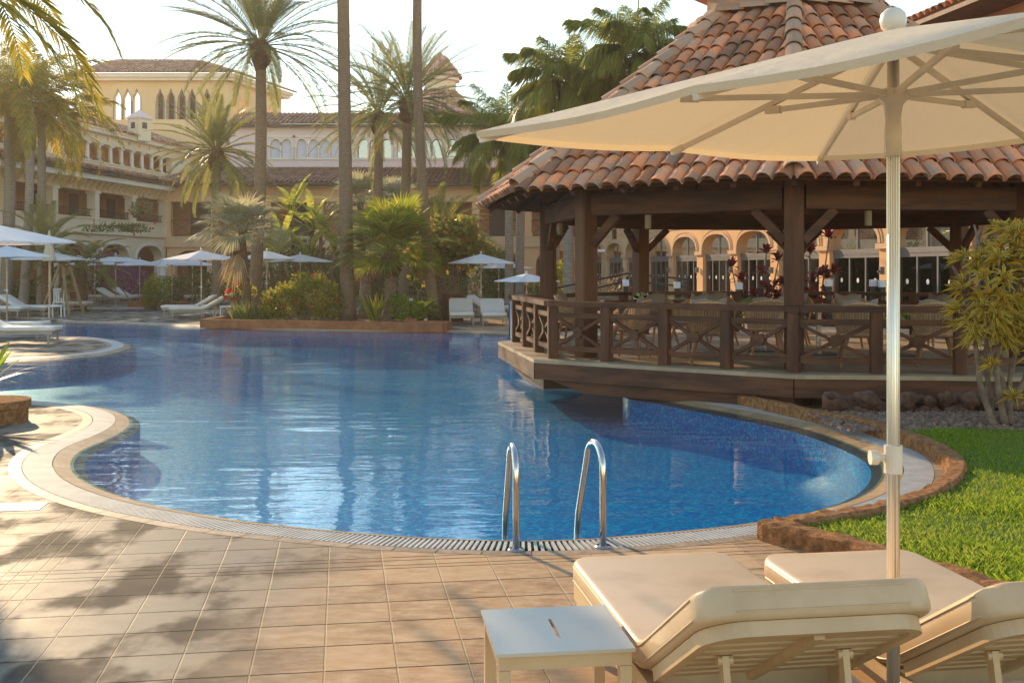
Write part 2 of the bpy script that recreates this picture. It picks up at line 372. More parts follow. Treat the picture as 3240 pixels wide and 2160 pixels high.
M['paper']=mat('white_notice',(.78,.78,.78),.6,(.74,.74,.74))
M['ink']=mat('grey_print',(.50,.50,.53),.7)
M['lampglass']=mat('frosted_glass',(.80,.80,.80),.4)
M['liquid']=glassmat('drink_glass',(.85,.86,.75),.15)
M['lime']=mat('lime_slice',(.35,.45,.04),.5)
# ------------------------------------------------------------------ ground, pool, lawn
def smooth_closed(pts,per=10):
    n=len(pts); out=[]
    for i in range(n):
        p0,p1,p2,p3=[np.array(pts[(i+k-1)%n],float) for k in range(4)]
        for t in np.linspace(0,1,per,endpoint=False):
            out.append(.5*((2*p1)+(-p0+p2)*t+(2*p0-5*p1+4*p2-p3)*t*t+(-p0+3*p1-3*p2+p3)*t**3))
    return np.array(out)
def resample(c,step):
    d=np.r_[0,np.cumsum(np.linalg.norm(np.diff(np.vstack([c,c[:1]]),axis=0),axis=1))]
    n=int(d[-1]/step); s=np.linspace(0,d[-1],n,endpoint=False); cc=np.vstack([c,c[:1]])
    return np.stack([np.interp(s,d,cc[:,0]),np.interp(s,d,cc[:,1])],1)
def smoothc(c,it):
    for _ in range(it): c=(np.roll(c,1,0)+2*c+np.roll(c,-1,0))/4
    return c
g=lambda *a:[P(x,y)[:2] for x,y in a]
rim=[(-17.5,39),(-15,36.6)]+g((193,1017),(413,1022),(640,1031),(964,1043),(1419,1047),(1612,1054))
rim+=[(1.6,29.0),(3.0,28.0),(3.6,25.5),(3.2,22.5),(2.2,19.0)]
rim+=g((1990,1236),(2070,1252),(2163,1271),(2280,1292),(2400,1314),(2526,1341),(2610,1366),(2695,1398),(2758,1427),(2783,1448),(2793,1478),(2779,1511),(2737,1547),(2652,1579),(2526,1610),(2367,1637),(2138,1661),(1923,1679),(1827,1687),(1623,1690),(1346,1680),(1198,1671),(1062,1658),(808,1634),(680,1614),(553,1593),(446,1570),(361,1546),(298,1522),(255,1497),(234,1470),(233,1446),(251,1421),(289,1401),(336,1383),(383,1361),(410,1342),(419,1321),(400,1302),(361,1289),(298,1276),(191,1266),(85,1258),(0,1255))
rim+=[(-8.2,14.9),(-10.2,15.8),(-11.0,17.5),(-10.6,19.2)]
rim+=g((0,1139),(85,1136),(214,1128),(342,1115),(390,1104),(419,1091),(380,1074),(299,1064),(192,1061))
rim+=[(-13.3,28.2),(-16,29.5),(-18.5,32),(-19,36)]
rimc=smoothc(resample(smooth_closed(rim,8),.07),12)
def area(c): return .5*np.sum(c[:,0]*np.roll(c[:,1],-1)-np.roll(c[:,0],-1)*c[:,1])
if area(rimc)<0: rimc=rimc[::-1]
def offset(c,d):
    t=np.roll(c,-1,0)-np.roll(c,1,0); t/=np.linalg.norm(t,axis=1)[:,None]; nrm=np.stack([t[:,1],-t[:,0]],1)   # outward for ccw
    return smoothc(c+nrm*d,4)
def strip(a,b,za,zb,mb):
    n=len(a); mb._add([(x,y,za) for x,y in a]+[(x,y,zb) for x,y in b],[(i,(i+1)%n,(i+1)%n+n,i+n) for i in range(n)][::1])
O=lambda d: offset(rimc,d)
WATER_Z=-.034
o_dark,o_0,o_c,o_g,o_e,o_p=O(-.09),O(0),O(.17),O(.42),O(.53),O(.53)
mb=MB(); strip(o_dark,o_0,-.075,-.040,mb); structure('pool_rim',mb,M['dark_tile'])
def ring_tiles(d0,d1,z0,z1,mb,seg=.061,per=4,gap=.10):
    c=resample(rimc,seg); a,b=offset(c,d0),offset(c,d1); n=len(c)//per*per
    for i in range(0,n,per):
        ks=[i+k for k in range(per+1)]; vs=[]
        for j,k in enumerate(ks):
            k0=k%len(c); pa,pb=a[k0],b[k0]
            if j==per: q0=(k-1)%len(c); pa=a[q0]+(pa-a[q0])*(1-gap); pb=b[q0]+(pb-b[q0])*(1-gap)
            vs+=[(*pa,z0),(*pb,z1)]
        mb._add(vs,[(2*j,2*j+2,2*j+3,2*j+1)[::-1] for j in range(per)])
mb=MB(); strip(o_0,o_c,-.044,-.008,mb); structure('coping_grout',mb,M['grout'])
mb=MB(); ring_tiles(.0,.168,-.040,-.004,mb); structure('pool_coping',mb,M['coping'])
mb=MB(); strip(o_c,o_g,-.05,-.05,mb); structure('drain_channel',mb,M['channel'])
mb=MB(); strip(o_g,o_e,-.006,-.004,mb); strip(o_g,o_g,-.05,-.006,mb); structure('edging_grout',mb,M['grout'])
mb=MB(); ring_tiles(.422,.528,-.001,.0015,mb); structure('pool_edging',mb,M['edge_tile'])
mb=MB(); strip(o_dark,o_dark,-.46,-.075,mb); structure('pool_wall',mb,M['mosaic'])
def cap(c,z,name,m):
    bm=bmesh.new(); vs=[bm.verts.new((x,y,z)) for x,y in c]; es=[bm.edges.new((vs[i],vs[(i+1)%len(vs)])) for i in range(len(vs))]
    bmesh.ops.triangle_fill(bm,use_beauty=True,use_dissolve=False,edges=es,normal=(0,0,1))
    me=bpy.data.meshes.new(name); bm.to_mesh(me); bm.free(); me.materials.append(m)
    for p in me.polygons:
        if p.normal.z<0: p.flip()
    o=bpy.data.objects.new(name,me); C.objects.link(o); return tag(o,kind='structure')
cap(o_dark[::2],-.46,'pool_floor',M['mosaic'])
cap(O(.045)[::2],WATER_Z,'pool_water',M['water'])
# slotted white drain grating: one bar every few centimetres, set radially between coping and edging
mb=MB(); ac=resample(rimc,.033); na=offset(ac,.175); nb=offset(ac,.415)
for i in range(len(ac)):
    a,b=na[i],nb[i]
    if a[1]<17 and a[0]>-9: 
        if a[0]>1.3 and a[1]<9.0 and b[1]<7.3 and False: continue
        mb.bar((a[0],a[1],-.012),(b[0],b[1],-.008),.019,.016)
mb2=MB(); n=len(o_c)
for i in range(n):
    j=(i+1)%n
    if o_c[i][1]>=17 or o_c[i][0]<=-9: mb2.quad((*o_c[i],-.006),(*o_c[j],-.006),(*o_g[j],-.003),(*o_g[i],-.003))
mb._add(mb2.v,mb2.f); structure('drain_grate',mb,M['grate'])
# further basins behind the planting
def basin(cx,cy,rx,ry,name,ph=0):
    a=np.linspace(0,2*PI,90,endpoint=False); c=np.stack([cx+rx*np.cos(a)*(1+.12*np.cos(2*a+ph)),cy+ry*np.sin(a)],1)
    cap(c,.006,name,M['basinwater']); mb=MB(); strip(c,offset(c,.45),.006,.03,mb); structure(name+'_rim',mb,M['grate']); return c
def basin_water():
    n=NT('basin_water'); nb=n.bump(n.noise(n.mapping(n.coord(),scale=(1,2,1)),5,3),.3,.03)
    p=n.pbsdf(Base_Color=(.015,.12,.30),Roughness=.06); n.set(p.inputs['Normal'],nb); return n.done(p.outputs[0])
M['basinwater']=basin_water()
basin(-4.5,42.6,6.2,3.6,'far_basin_water'); basin(-15.6,46.5,2.6,1.5,'small_basin_water',1.0)
# ground sheet with the pool cut out of it, reaching to the horizon
bm=bmesh.new(); c=o_p[::2]
vs=[bm.verts.new((x,y,0)) for x,y in c]; es=[bm.edges.new((vs[i],vs[(i+1)%len(vs)])) for i in range(len(vs))]
sq=[(-300,-60),(300,-60),(300,420),(-300,420)]
vq=[bm.verts.new((x,y,0)) for x,y in sq]; es+=[bm.edges.new((vq[i],vq[(i+1)%4])) for i in range(4)]
bmesh.ops.triangle_fill(bm,use_beauty=True,use_dissolve=False,edges=es,normal=(0,0,1))
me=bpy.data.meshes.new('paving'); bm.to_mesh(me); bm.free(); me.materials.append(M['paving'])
for p in me.polygons:
    if p.normal.z<0: p.flip()
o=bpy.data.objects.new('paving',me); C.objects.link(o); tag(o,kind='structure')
# rust stone kerb round the lawn, continuing under the deck
q=lambda x,y:(2400+.4208*x,1200+.4208*y)
kl=[P(*q(a,b),.12)[:2] for a,b in ((460,238),(740,285),(960,350),(1245,442),(1400,522),(1485,605),(1475,690),(1400,760),(1265,835),(1060,900),(800,962),(500,1010),(250,1045),(150,1060))]
kl=[(2.3,16.2),(2.42,15.5),(2.72,14.6),(3.05,13.5)]+[tuple(k) for k in kl]+[(1.64,6.95),(1.90,6.62),(2.25,6.0),(2.52,5.4),(2.72,4.8),(2.95,4.0),(3.2,3.0)]
def open_smooth(pts,per=8):
    p=[pts[0]]+list(pts)+[pts[-1]]; out=[]
    for i in range(1,len(p)-2):
        p0,p1,p2,p3=[np.array(p[i+k-1],float) for k in range(4)]
        for t in np.linspace(0,1,per,endpoint=False): out.append(.5*((2*p1)+(-p0+p2)*t+(2*p0-5*p1+4*p2-p3)*t*t+(-p0+3*p1-3*p2+p3)*t**3))
    out.append(np.array(pts[-1],float)); return np.array(out)
kc=open_smooth(kl,7)
def ribbon_wall(c,w,z0,z1,mb,jit=.006,closed=False):
    t=np.gradient(c,axis=0); t/=np.linalg.norm(t,axis=1)[:,None]; nr=np.stack([t[:,1],-t[:,0]],1)
    a=c+nr*w/2; b=c-nr*w/2; n=len(c); vs=[]
    for i in range(n):
        ja,jb=rng.normal(0,jit,2)
        nx=nr[i]
        vs+=[(*(a[i]+nx*ja),z0),(*(a[i]+nx*(ja-.0)),z1-.02+rng.normal(0,jit)),(*(a[i]-nx*.02),z1+rng.normal(0,jit)),(*(b[i]+nx*.02),z1+rng.normal(0,jit)),(*(b[i]-nx*jb),z1-.02+rng.normal(0,jit)),(*(b[i]-nx*jb),z0)]
    fs=[]
    for i in range(n-1):
        for k in range(5): fs.append((i*6+k,(i+1)*6+k,(i+1)*6+k+1,i*6+k+1))
    fs.append(tuple(range(6))); fs.append(tuple((n-1)*6+k for k in range(5,-1,-1)))
    mb._add(vs,fs)
mb=MB(); ribbon_wall(kc,.15,-.06,.125,mb)
tag(mb.build('garden_kerb',M['curb'],loc=(float(kc[60][0]),float(kc[60][1]),0)),'rough rust brown stone kerb curving round the lawn and the right end of the pool','kerb')
# lawn
i0=28
lawn=[tuple(p) for p in kc[i0:]]+[(5.5,3.0),(9,3.0),(9.5,13.2),(4.0,12.7)]
mb=MB(); mb.prism(lawn,.02,.075); structure('lawn',mb,M['lawn'])
from mathutils.geometry import intersect_point_tri_2d
def in_poly(x,y,poly):
    poly=np.asarray(poly); inside=np.zeros(len(x),bool); n=len(poly); j=n-1
    for i in range(n):
        xi,yi=poly[i]; xj,yj=poly[j]
        m=((yi>y)!=(yj>y))&(x<(xj-xi)*(y-yi)/(yj-yi+1e-12)+xi); inside^=m; j=i
    return inside
def grass_blades():
    N=310000; y=4.0+(12.2-4.0)*rng.random(N)**1.6; x=1.2+7.2*rng.random(N)
    gl_=P(2860,1300,.08)
    ok=in_poly(x,y,lawn)&(x<y*.60+.6)
    # the gravel strip by the rocks stays bare
    ok&=~((y>11.15+.25*np.sin(x*3)-.12*(x-4)))
    # keep off the kerb
    x,y=x[ok],y[ok]; d=np.min(np.hypot(x[:,None]-kc[None,::3,0],y[:,None]-kc[None,::3,1]),axis=1); k=d>.085; x,y=x[k],y[k]; n=len(x)
    patch=.75+.5*np.sin(x*2.1+1.3*np.sin(y*1.7))*np.sin(y*1.9+.8*np.sin(x*2.3))
    h=(.030+.030*rng.random(n))*np.clip(patch,.6,1.25); a=rng.random(n)*2*PI; w=.0022+.002*rng.random(n); ln=h*(.3+.7*rng.random(n)); la=rng.random(n)*2*PI
    dx,dy=np.cos(a)*w,np.sin(a)*w; z=np.full(n,.07)
    v=np.empty((n,4,3)); v[:,0]=np.stack([x-dx,y-dy,z],1); v[:,1]=np.stack([x+dx,y+dy,z],1)
    v[:,2]=np.stack([x+dx*.6+np.cos(la)*ln*.4,y+dy*.6+np.sin(la)*ln*.4,z+h*.65],1); v[:,3]=np.stack([x+np.cos(la)*ln,y+np.sin(la)*ln,z+h],1)
    me=bpy.data.meshes.new('grass'); me.from_pydata(v.reshape(-1,3).tolist(),[],[(4*i,4*i+1,4*i+2,4*i+3) for i in range(n)]); me.materials.append(M['lf_grass'])
    o=bpy.data.objects.new('grass',me); C.objects.link(o); tag(o,'short green grass of the lawn beside the pool','grass',kind='stuff')
grass_blades()
# gravel strip
def gravel():
    N=5200; mb=MB(); x=3.3+5.2*rng.random(N); y=11.1+1.5*rng.random(N)
    for i in range(N):
        lo=11.1+.25*math.sin(x[i]*3)-.12*(x[i]-4)
        if y[i]<lo or x[i]>y[i]*.49: continue
        r=.014+.022*rng.random(); 
        vs=[(x[i]+r*math.cos(a)*rng.uniform(.7,1.3),y[i]+r*math.sin(a)*rng.uniform(.7,1.3),.08) for a in (0,1.25,2.5,3.77,5.0)]
        top=(x[i],y[i],.08+r*rng.uniform(.5,.9)); mb._add(vs+[top],[(k,(k+1)%5,5) for k in range(5)])
    tag(mb.build('gravel',M['gravel']),'pinkish gravel strip between lawn and lava rocks','gravel',kind='stuff')
gravel()
# lava rocks in front of the deck
def rock(px,py,w,hh,label):
    D=12.75+random.uniform(-.12,.12); p=AT(px,py,D); r=w/F*D/2*1.3
    mb=MB(); bm=bmesh.new(); bmesh.ops.create_icosphere(bm,subdivisions=3,radius=1)
    ph=[random.uniform(0,9) for _ in range(6)]
    for v in bm.verts:
        c=v.co; k=1+.16*math.sin(3*c.x+ph[0])*math.sin(2.6*c.y+ph[1])+.12*math.sin(4.3*c.z+ph[2]+c.x*2)+.06*math.sin(9*c.x+ph[3])*math.sin(8*c.z+ph[4]); 
        v.co=Vector((c.x*r*k,c.y*r*.8*k,c.z*r*k*hh))
    mb.v=[tuple(v.co) for v in bm.verts]; mb.f=[tuple(v.index for v in f.verts) for f in bm.faces]; bm.free()
    o=mb.build('lava_rock',M['rock'],smooth=True); o.location=p; o.rotation_euler=(0,0,random.uniform(-.6,.6))
    tag(o,label,'rock','lava rocks along the deck')
rocks=[(2640,1272,62,.95,'large round lava rock at the left end of the rock row, beside the kerb'),(2627,1252,30,.8,'small dark rock perched above the large left rock'),
(2690,1272,50,.7,'flat brownish rock just right of the large left rock'),(2742,1262,64,.7,'wide pale topped lava rock left of the umbrella pole'),(2735,1296,70,.55,'low dark boulder beneath the wide pale topped rock'),
(2690,1297,40,.7,'small low rock at the foot of the row left of the pole'),(2782,1290,50,.8,'grey rock partly behind the umbrella pole'),(2870,1264,52,.8,'dark lava rock right of the umbrella pole, upper course'),(2868,1292,58,.6,'brown slab like rock right of the pole, lower course'),
(2912,1266,30,.9,'small angular rock between two bigger rocks right of the pole'),(2938,1268,36,.8,'small reddish rock in the middle of the right hand row'),(2920,1302,46,.6,'low rock at gravel edge below the small reddish rock'),
(2993,1262,36,1.1,'tall reddish upright lava rock in the middle of the row'),(3033,1262,44,.8,'dark rounded rock right of the tall reddish rock'),(2950,1306,64,.6,'broad brown rock resting on the gravel edge'),(2968,1318,40,.6,'pale small rock lying on the gravel'),
(3068,1266,60,.9,'large grey lava rock near the dracaena stems'),(3040,1296,80,.5,'long low boulder in front of the dark rounded rock'),(3118,1272,56,.8,'dark rock just left of the dracaena stems'),(3012,1300,40,.7,'small brown rock before the long low boulder'),
(3180,1280,60,.7,'dark rock behind the dracaena stems'),(3226,1288,60,.7,'rock at the right end of the row behind the dracaena')]
for r_ in rocks: rock(*r_)
# ------------------------------------------------------------------ barrel tiles
def tile_roof(mb,A,B,slope,length,cw,rl,taper=None,seed=1,rad=.5,thick=.014,lift=.03,seg=6,flat=True,jitter=.012,ov=1.16,over=0.0):
    """half-round clay tiles on a sloping face: A,B the eave ends, slope a unit vector up the face.
    taper=(a,b): the face narrows from both sides by a and b per metre of slope"""
    rnd=random.Random(seed); A=Vector(A); B=Vector(B); slope=Vector(slope).normalized(); ex=(B-A).normalized(); w=(B-A).length; nz=ex.cross(slope).normalized()
    if nz.z<0: nz=-nz
    nc=max(1,round(w/cw)); cw=w/nc; nr=max(1,round(length/rl)); rl=length/nr
    ta,tb=taper or (0,0)
    for c in range(nc):
        u=(c+.5)*cw
        for r in range(nr):
            t=r*rl-over
            lo=ta*(t+rl*.35); hi=w-tb*(t+rl*.35)
            if u<lo-.02 or u>hi+.02: continue
            ju=rnd.uniform(-jitter,jitter); jt=rnd.uniform(-.012,.012)
            r0=cw*rad*1.0; r1=cw*rad*.82
            p0=A+ex*(u+ju)+slope*(t-.0+jt)+nz*(lift+.022); p1=A+ex*(u+ju*.5)+slope*(t+rl*ov+jt)+nz*(lift-.008)
            vs=[];fs=[]
            for (p,rr) in ((p0,r0),(p1,r1)):
                for k in range(seg+1):
                    a=PI*k/seg; vs.append(p+ex*(math.cos(a)*rr)+nz*(math.sin(a)*rr*.92-r0*.25))
            n=seg+1
            for k in range(seg): fs.append((k,k+1,n+k+1,n+k))
            if thick:
                for k in range(seg+1):
                    a=PI*k/seg; rr=r0-thick; vs.append(p0+ex*(math.cos(a)*rr)+nz*(math.sin(a)*rr*.92-r0*.25))
                for k in range(seg+1):
                    a=PI*k/seg; rr=r0-thick; vs.append(p0+slope*(rl*.7)+ex*(math.cos(a)*rr)+nz*(math.sin(a)*rr*.92-r0*.25))
                for k in range(seg): fs.append((2*n+k,2*n+k+1,k+1,k)); fs.append((3*n+k,3*n+k+1,2*n+k+1,2*n+k))
            mb._add(vs,fs)
    if flat:
        C1=B+slope*length-ex*(tb*length); D1=A+slope*length+ex*(ta*length)
        mb.quad(A+nz*.0,B+nz*.0,C1+nz*.0,D1+nz*.0)
def half_pipe_line(mb,p0,p1,r,rl,seed=3,seg=7,up=None,thick=.016):
    rnd=random.Random(seed); p0=Vector(p0); p1=Vector(p1); d=(p1-p0); L=d.length; d.normalize(); ex=d.cross(Vector((0,0,1)))
    if ex.length<.01: ex=Vector((1,0,0))
    ex.normalize(); nz=ex.cross(d).normalized(); n=max(1,round(L/rl)); rl=L/n
    for i in range(n):
        a0=p0+d*(i*rl)+nz*.03; a1=p0+d*((i+1.15)*rl)-nz*.0; j=rnd.uniform(-.01,.01); vs=[];fs=[]; m=seg+1
        for p,rr in ((a0,r),(a1,r*.84),(a0,r-thick)):
            for k in range(m):
                an=PI*k/seg; vs.append(p+ex*(math.cos(an)*rr+j)+nz*(math.sin(an)*rr*.95-r*.2))
        for k in range(seg): fs.append((k,k+1,m+k+1,m+k)); fs.append((2*m+k,2*m+k+1,k+1,k))
        mb._add(vs,fs)
# ------------------------------------------------------------------ the timber pavilion over the pool
DZ=.42
GC=Vector((4.65,18.32)); ANG=[165.7+45*i for i in range(8)]     # 0 far left, 1 near left, 2 near, 3 right ...
def gp(i,r,z): a=R(ANG[i%8]) if i>=0 else 0; return Vector((GC.x+r*math.cos(a),GC.y+r*math.sin(a),z))
gz=thing('pool_pavilion','open sided octagonal timber pavilion with barrel tiled roof standing on a deck over the pool','pavilion',(GC.x,GC.y,0),world=True)
ROOF_R,ROOF_Z,TOP_R,TOP_Z=5.32,2.80,1.56,5.66
rf=MB()
for i in range(8):
    a,b=gp(i,ROOF_R,ROOF_Z),gp(i+1,ROOF_R,ROOF_Z); ta,tb=gp(i,TOP_R,TOP_Z),gp(i+1,TOP_R,TOP_Z)
    m0=(a+b)/2; m1=(ta+tb)/2; sl_=(m1-m0); L=sl_.length; tp=((b-a).length-(tb-ta).length)/2/L
    tile_roof(rf,a,b,sl_,L,.245,.345,(tp,tp),over=.09,seed=10+i,seg=6 if i in (0,1,2,7) else 4,thick=.014 if i in (0,1,2) else .01)
roof=rf.build('roof',M['rooftile'],gz)
for i in range(8):
    h=MB(); a=gp(i,ROOF_R+.03,ROOF_Z+.06); b=gp(i,TOP_R,TOP_Z+.08); half_pipe_line(h,a,b,.135,.40,seed=40+i); h.build('hip_ridge',M['ridge'],gz)
h=MB()
for i in range(8): half_pipe_line(h,gp(i,TOP_R+.06,TOP_Z+.06),gp(i+1,TOP_R+.06,TOP_Z+.06),.14,.36,seed=60+i)
h.build('ridge_ring',M['ridge'],gz)
lt=MB()
lt.prism([tuple(gp(i,1.42,0)[:2]) for i in range(8)],TOP_Z-.3,TOP_Z+.75); lt.build('lantern_wall',M['ridge'],gz)
lt=MB()
for i in range(8):
    a,b=gp(i,1.95,TOP_Z+.7),gp(i+1,1.95,TOP_Z+.7); m0=(a+b)/2; ap=Vector((GC.x,GC.y,TOP_Z+1.9)); sl_=ap-m0; L=sl_.length
    tile_roof(lt,a,b,sl_,L,.235,.335,((b-a).length/2/L,)*2,seed=90+i,seg=4)
lt.build('lantern_roof',M['rooftile'],gz)
# soffit boards and rafters under the tiles
cl=MB()
for i in range(8):
    a,b=gp(i,ROOF_R-.06,ROOF_Z-.045),gp(i+1,ROOF_R-.06,ROOF_Z-.045); cl.quad(a,b,gp(i+1,.2,6.3),gp(i,.2,6.3))
cl.build('ceiling',M['ceil'],gz)
rb=MB()
for i in range(8):
    for t in (0,.2,.4,.6,.8):
        a=gp(i,ROOF_R-.12,ROOF_Z-.06).lerp(gp(i+1,ROOF_R-.12,ROOF_Z-.06),t); b=gp(i,.5,6.0).lerp(gp(i+1,.5,6.0),t)
        rb.bar(a,a.lerp(b,.62),.07,.10)
    pass
rb.build('rafters',M['woodh'],gz)
PR=4.15; BEAM=2.62
for i in range(8):
    b=MB(); p,q_=gp(i,PR,BEAM),gp(i+1,PR,BEAM); d=(q_-p).normalized(); b.bar(p+d*.13,q_-d*.13,.16,.30); b.build('ring_beam',M['woodh'],gz)
def post_mb(p,w,z0,z1,ang):
    mb=MB(Matrix.Translation((p.x,p.y,0))@Matrix.Rotation(ang,4,'Z')); c=.018; poly=[(-w+c,-w),(w-c,-w),(w,-w+c),(w,w-c),(w-c,w),(-w+c,w),(-w,w-c),(-w,-w+c)]
    mb.prism(poly,z0,z1); return mb
for i in range(8):
    p=gp(i,PR,0); po=post_mb(p,.125,DZ+.002,BEAM+.22,R(ANG[i])).build('post',M['wood'],gz)
    for sgn in (-1,1):
        n_=gp(i+sgn if i+sgn>=0 else 7,PR,0); d=(n_-p); d.z=0; d.normalize()
        b=MB(); b.bar(p+d*.115+Vector((0,0,2.06)),p+d*.54+Vector((0,0,2.47)),.09,.12)
        o=b.build('knee_brace',M['woodh'],gz); o.parent=po; 
        l=gz.location; 
for i in range(8):   # small lamps and fixings on the beams
    if i in (0,1,2,3,7):
        p=gp(i,PR-.02,0).lerp(gp(i+1,PR-.02,0),.32); b=MB(); b.tube([(p.x,p.y,2.26),(p.x,p.y,2.45)],.045,10); b.build('beam_lamp',M['palewood'],gz)
# deck
DR=5.05
dk=[tuple(gp(i,DR,0)[:2]) for i in (0,1,2)]+[(5.8,13.15),(8.2,13.0),(10.2,15.2)]+[(10.6,24.4),(7.6,25.3),(4.2,24.0),(1.35,22.3)]
b=MB(); b.prism(dk,DZ-.05,DZ); b.build('deck_floor',M['deckfloor'],gz)
def inset(poly,d):
    cx=sum(p[0] for p in poly)/len(poly); cy=sum(p[1] for p in poly)/len(poly); o=[]
    for x,y in poly:
        l=math.hypot(x-cx,y-cy); o.append((cx+(x-cx)*(l-d)/l,cy+(y-cy)*(l-d)/l))
    return o
edge=[0,1,2,3,4,5]
for k in range(len(dk)):
    a,c_=Vector((*dk[k],0)),Vector((*dk[(k+1)%len(dk)],0)); a2,c2=Vector((*inset(dk,.04)[k],0)),Vector((*inset(dk,.04)[(k+1)%len(dk)],0))
    b=MB(); b.bar(a2+Vector((0,0,DZ-.165)),c2+Vector((0,0,DZ-.165)),.07,.225); b.build('fascia_beam',M['woodh'],gz)
# sloping skirt below the fascia, cut back towards the water
sk=MB()
i1,i2=inset(dk,.10),inset(dk,.95)
for k in range(6):
    a,c_,c2,a2=i1[k],i1[(k+1)],i2[k+1],i2[k]
    sk.quad((*a,DZ-.28),(*c_,DZ-.28),(*c_,DZ-.285),(*a,DZ-.285))
BC0,BC1=Vector((*i1[1],0)),Vector((*i1[2],0)); d=(BC1-BC0).normalized(); nrm=Vector((-d.y,d.x,0))
# wedge on the near-left face and one on the left end face
sk=MB()
for (p0,p1,cut) in ((BC0+d*.12,BC1,.95),(Vector((*i1[0],0))+Vector((.03,-.5,0)),Vector((*i1[1],0))+Vector((.06,.2,0)),.75)):
    d_=(p1-p0).normalized(); n_=Vector((-d_.y,d_.x,0)); L=(p1-p0).length
    if n_.dot(Vector((GC.x,GC.y,0))-p0)<0: n_=-n_
    z1,z0=DZ-.27,-.03
    for off in (0,):
        a=[p0+Vector((0,0,z1)),p1+Vector((0,0,z1)),p1+Vector((0,0,z0)),p0+d_*(.62 if cut>.9 else 1.6)+Vector((0,0,z0))]
        bk=[v+n_*.5 for v in a]
        sk._add(a+bk,[(0,1,2,3),(7,6,5,4),(0,4,5,1),(1,5,6,2),(2,6,7,3),(3,7,4,0)])
o=MB(); o.prism([tuple(p) for p in inset(dk[:6]+dk[6:],.5)],DZ-.12,DZ-.06); sk._add(o.v,o.f)
for k in range(2,6):
    a,c_=i1[k],i1[k+1]; sk.quad((*a,DZ-.27),(*c_,DZ-.27),(*c_,.16),(*a,.16))
    if k==2: pass
sk.build('deck_skirt',M['woodh'],gz)
# masonry under the deck behind the skirt
b=MB(); b.prism([(2.35,15.9),(3.3,14.5),(4.2,13.9),(8.0,13.4),(9.8,15.6),(10,23.6),(4.6,23.2),(2.6,19)],-.02,DZ-.13); b.build('base_wall',M['curbwall'],gz)
# railing panels
RR=4.73; RT=.82
railpts=[gp(0,RR,0),gp(1,RR,0),gp(2,RR,0),Vector((5.42,13.46,0))]
def rail_post(p,ang,par): post_mb(p,.075,DZ+.002,DZ+RT-.075,ang).build('rail_post',M['wood'],par)
def lbl_part(name):
    o=bpy.data.objects.new(name,None); C.objects.link(o); o.parent=gz; o['_w']=0; o.empty_display_size=.1; return o
def railing(p,q_,n,par,fracs=None,first=True,last=True,name='railing'):
    rl=MB(); d=(q_-p).normalized(); ang=math.atan2(d.y,d.x); up=Vector((0,0,1)); e=d*.10
    off=Vector((-gz.location.x,-gz.location.y,0))
    rl.bar(p-e+up*(DZ+RT-.0375),q_+e+up*(DZ+RT-.0375),.17,.075)
    ro=rl.build('railing',M['woodh'],gz)
    fr=fracs or [i/n for i in range(n+1)]
    ps=[p.lerp(q_,t) for t in fr]
    def sub(mb,name,m):
        l=gz.location; mb.v=[(x-l.x,y-l.y,z-l.z) for x,y,z in mb.v]; o=mb.build(name,m); o.parent=ro; return o
    for k,pp in enumerate(ps):
        if (k==0 and not first) or (k==len(ps)-1 and not last): continue
        sub(post_mb(pp,.072,DZ+.002,DZ+RT-.076,ang),'rail_post',M['wood'])
    for k in range(len(ps)-1):
        a,b_=ps[k]+d*.075,ps[k+1]-d*.075; zt,zb=DZ+RT-.20,DZ+.15
        m=MB(); m.bar(a+up*zt,b_+up*zt,.055,.07); m.bar(a+up*zb,b_+up*zb,.055,.07)
        ctr=(a+b_)/2+up*((zt+zb)/2)
        for s in (1,-1):
            x0=a+up*((zb+.03) if s==1 else (zt-.03)); x1=b_+up*((zt-.03) if s==1 else (zb+.03)); m.bar(x0,x1,.05 if s==1 else .046,.045)
        nn=Vector((-d.y,d.x,0)); m.tube([ctr-nn*.045,ctr+nn*.045],.075,14)
        sub(m,'cross_panel',M['woodh'])
railing(railpts[0],railpts[1],3,gz)
railing(railpts[1],railpts[2],4,gz,first=False)
railing(railpts[2],railpts[3],2,gz,first=False)
railing(railpts[3],Vector((8.3,14.3,0)),2,gz,first=False)
for a,b_ in ((gp(0,RR,0),gp(7,RR+.0,0)),(gp(7,RR,0),gp(6,RR,0).lerp(gp(7,RR,0),.35)),(gp(5,RR,0),gp(4,RR,0)),(gp(6,RR,0),gp(5,RR,0))):
    railing(a,b_,3,gz,first=False)
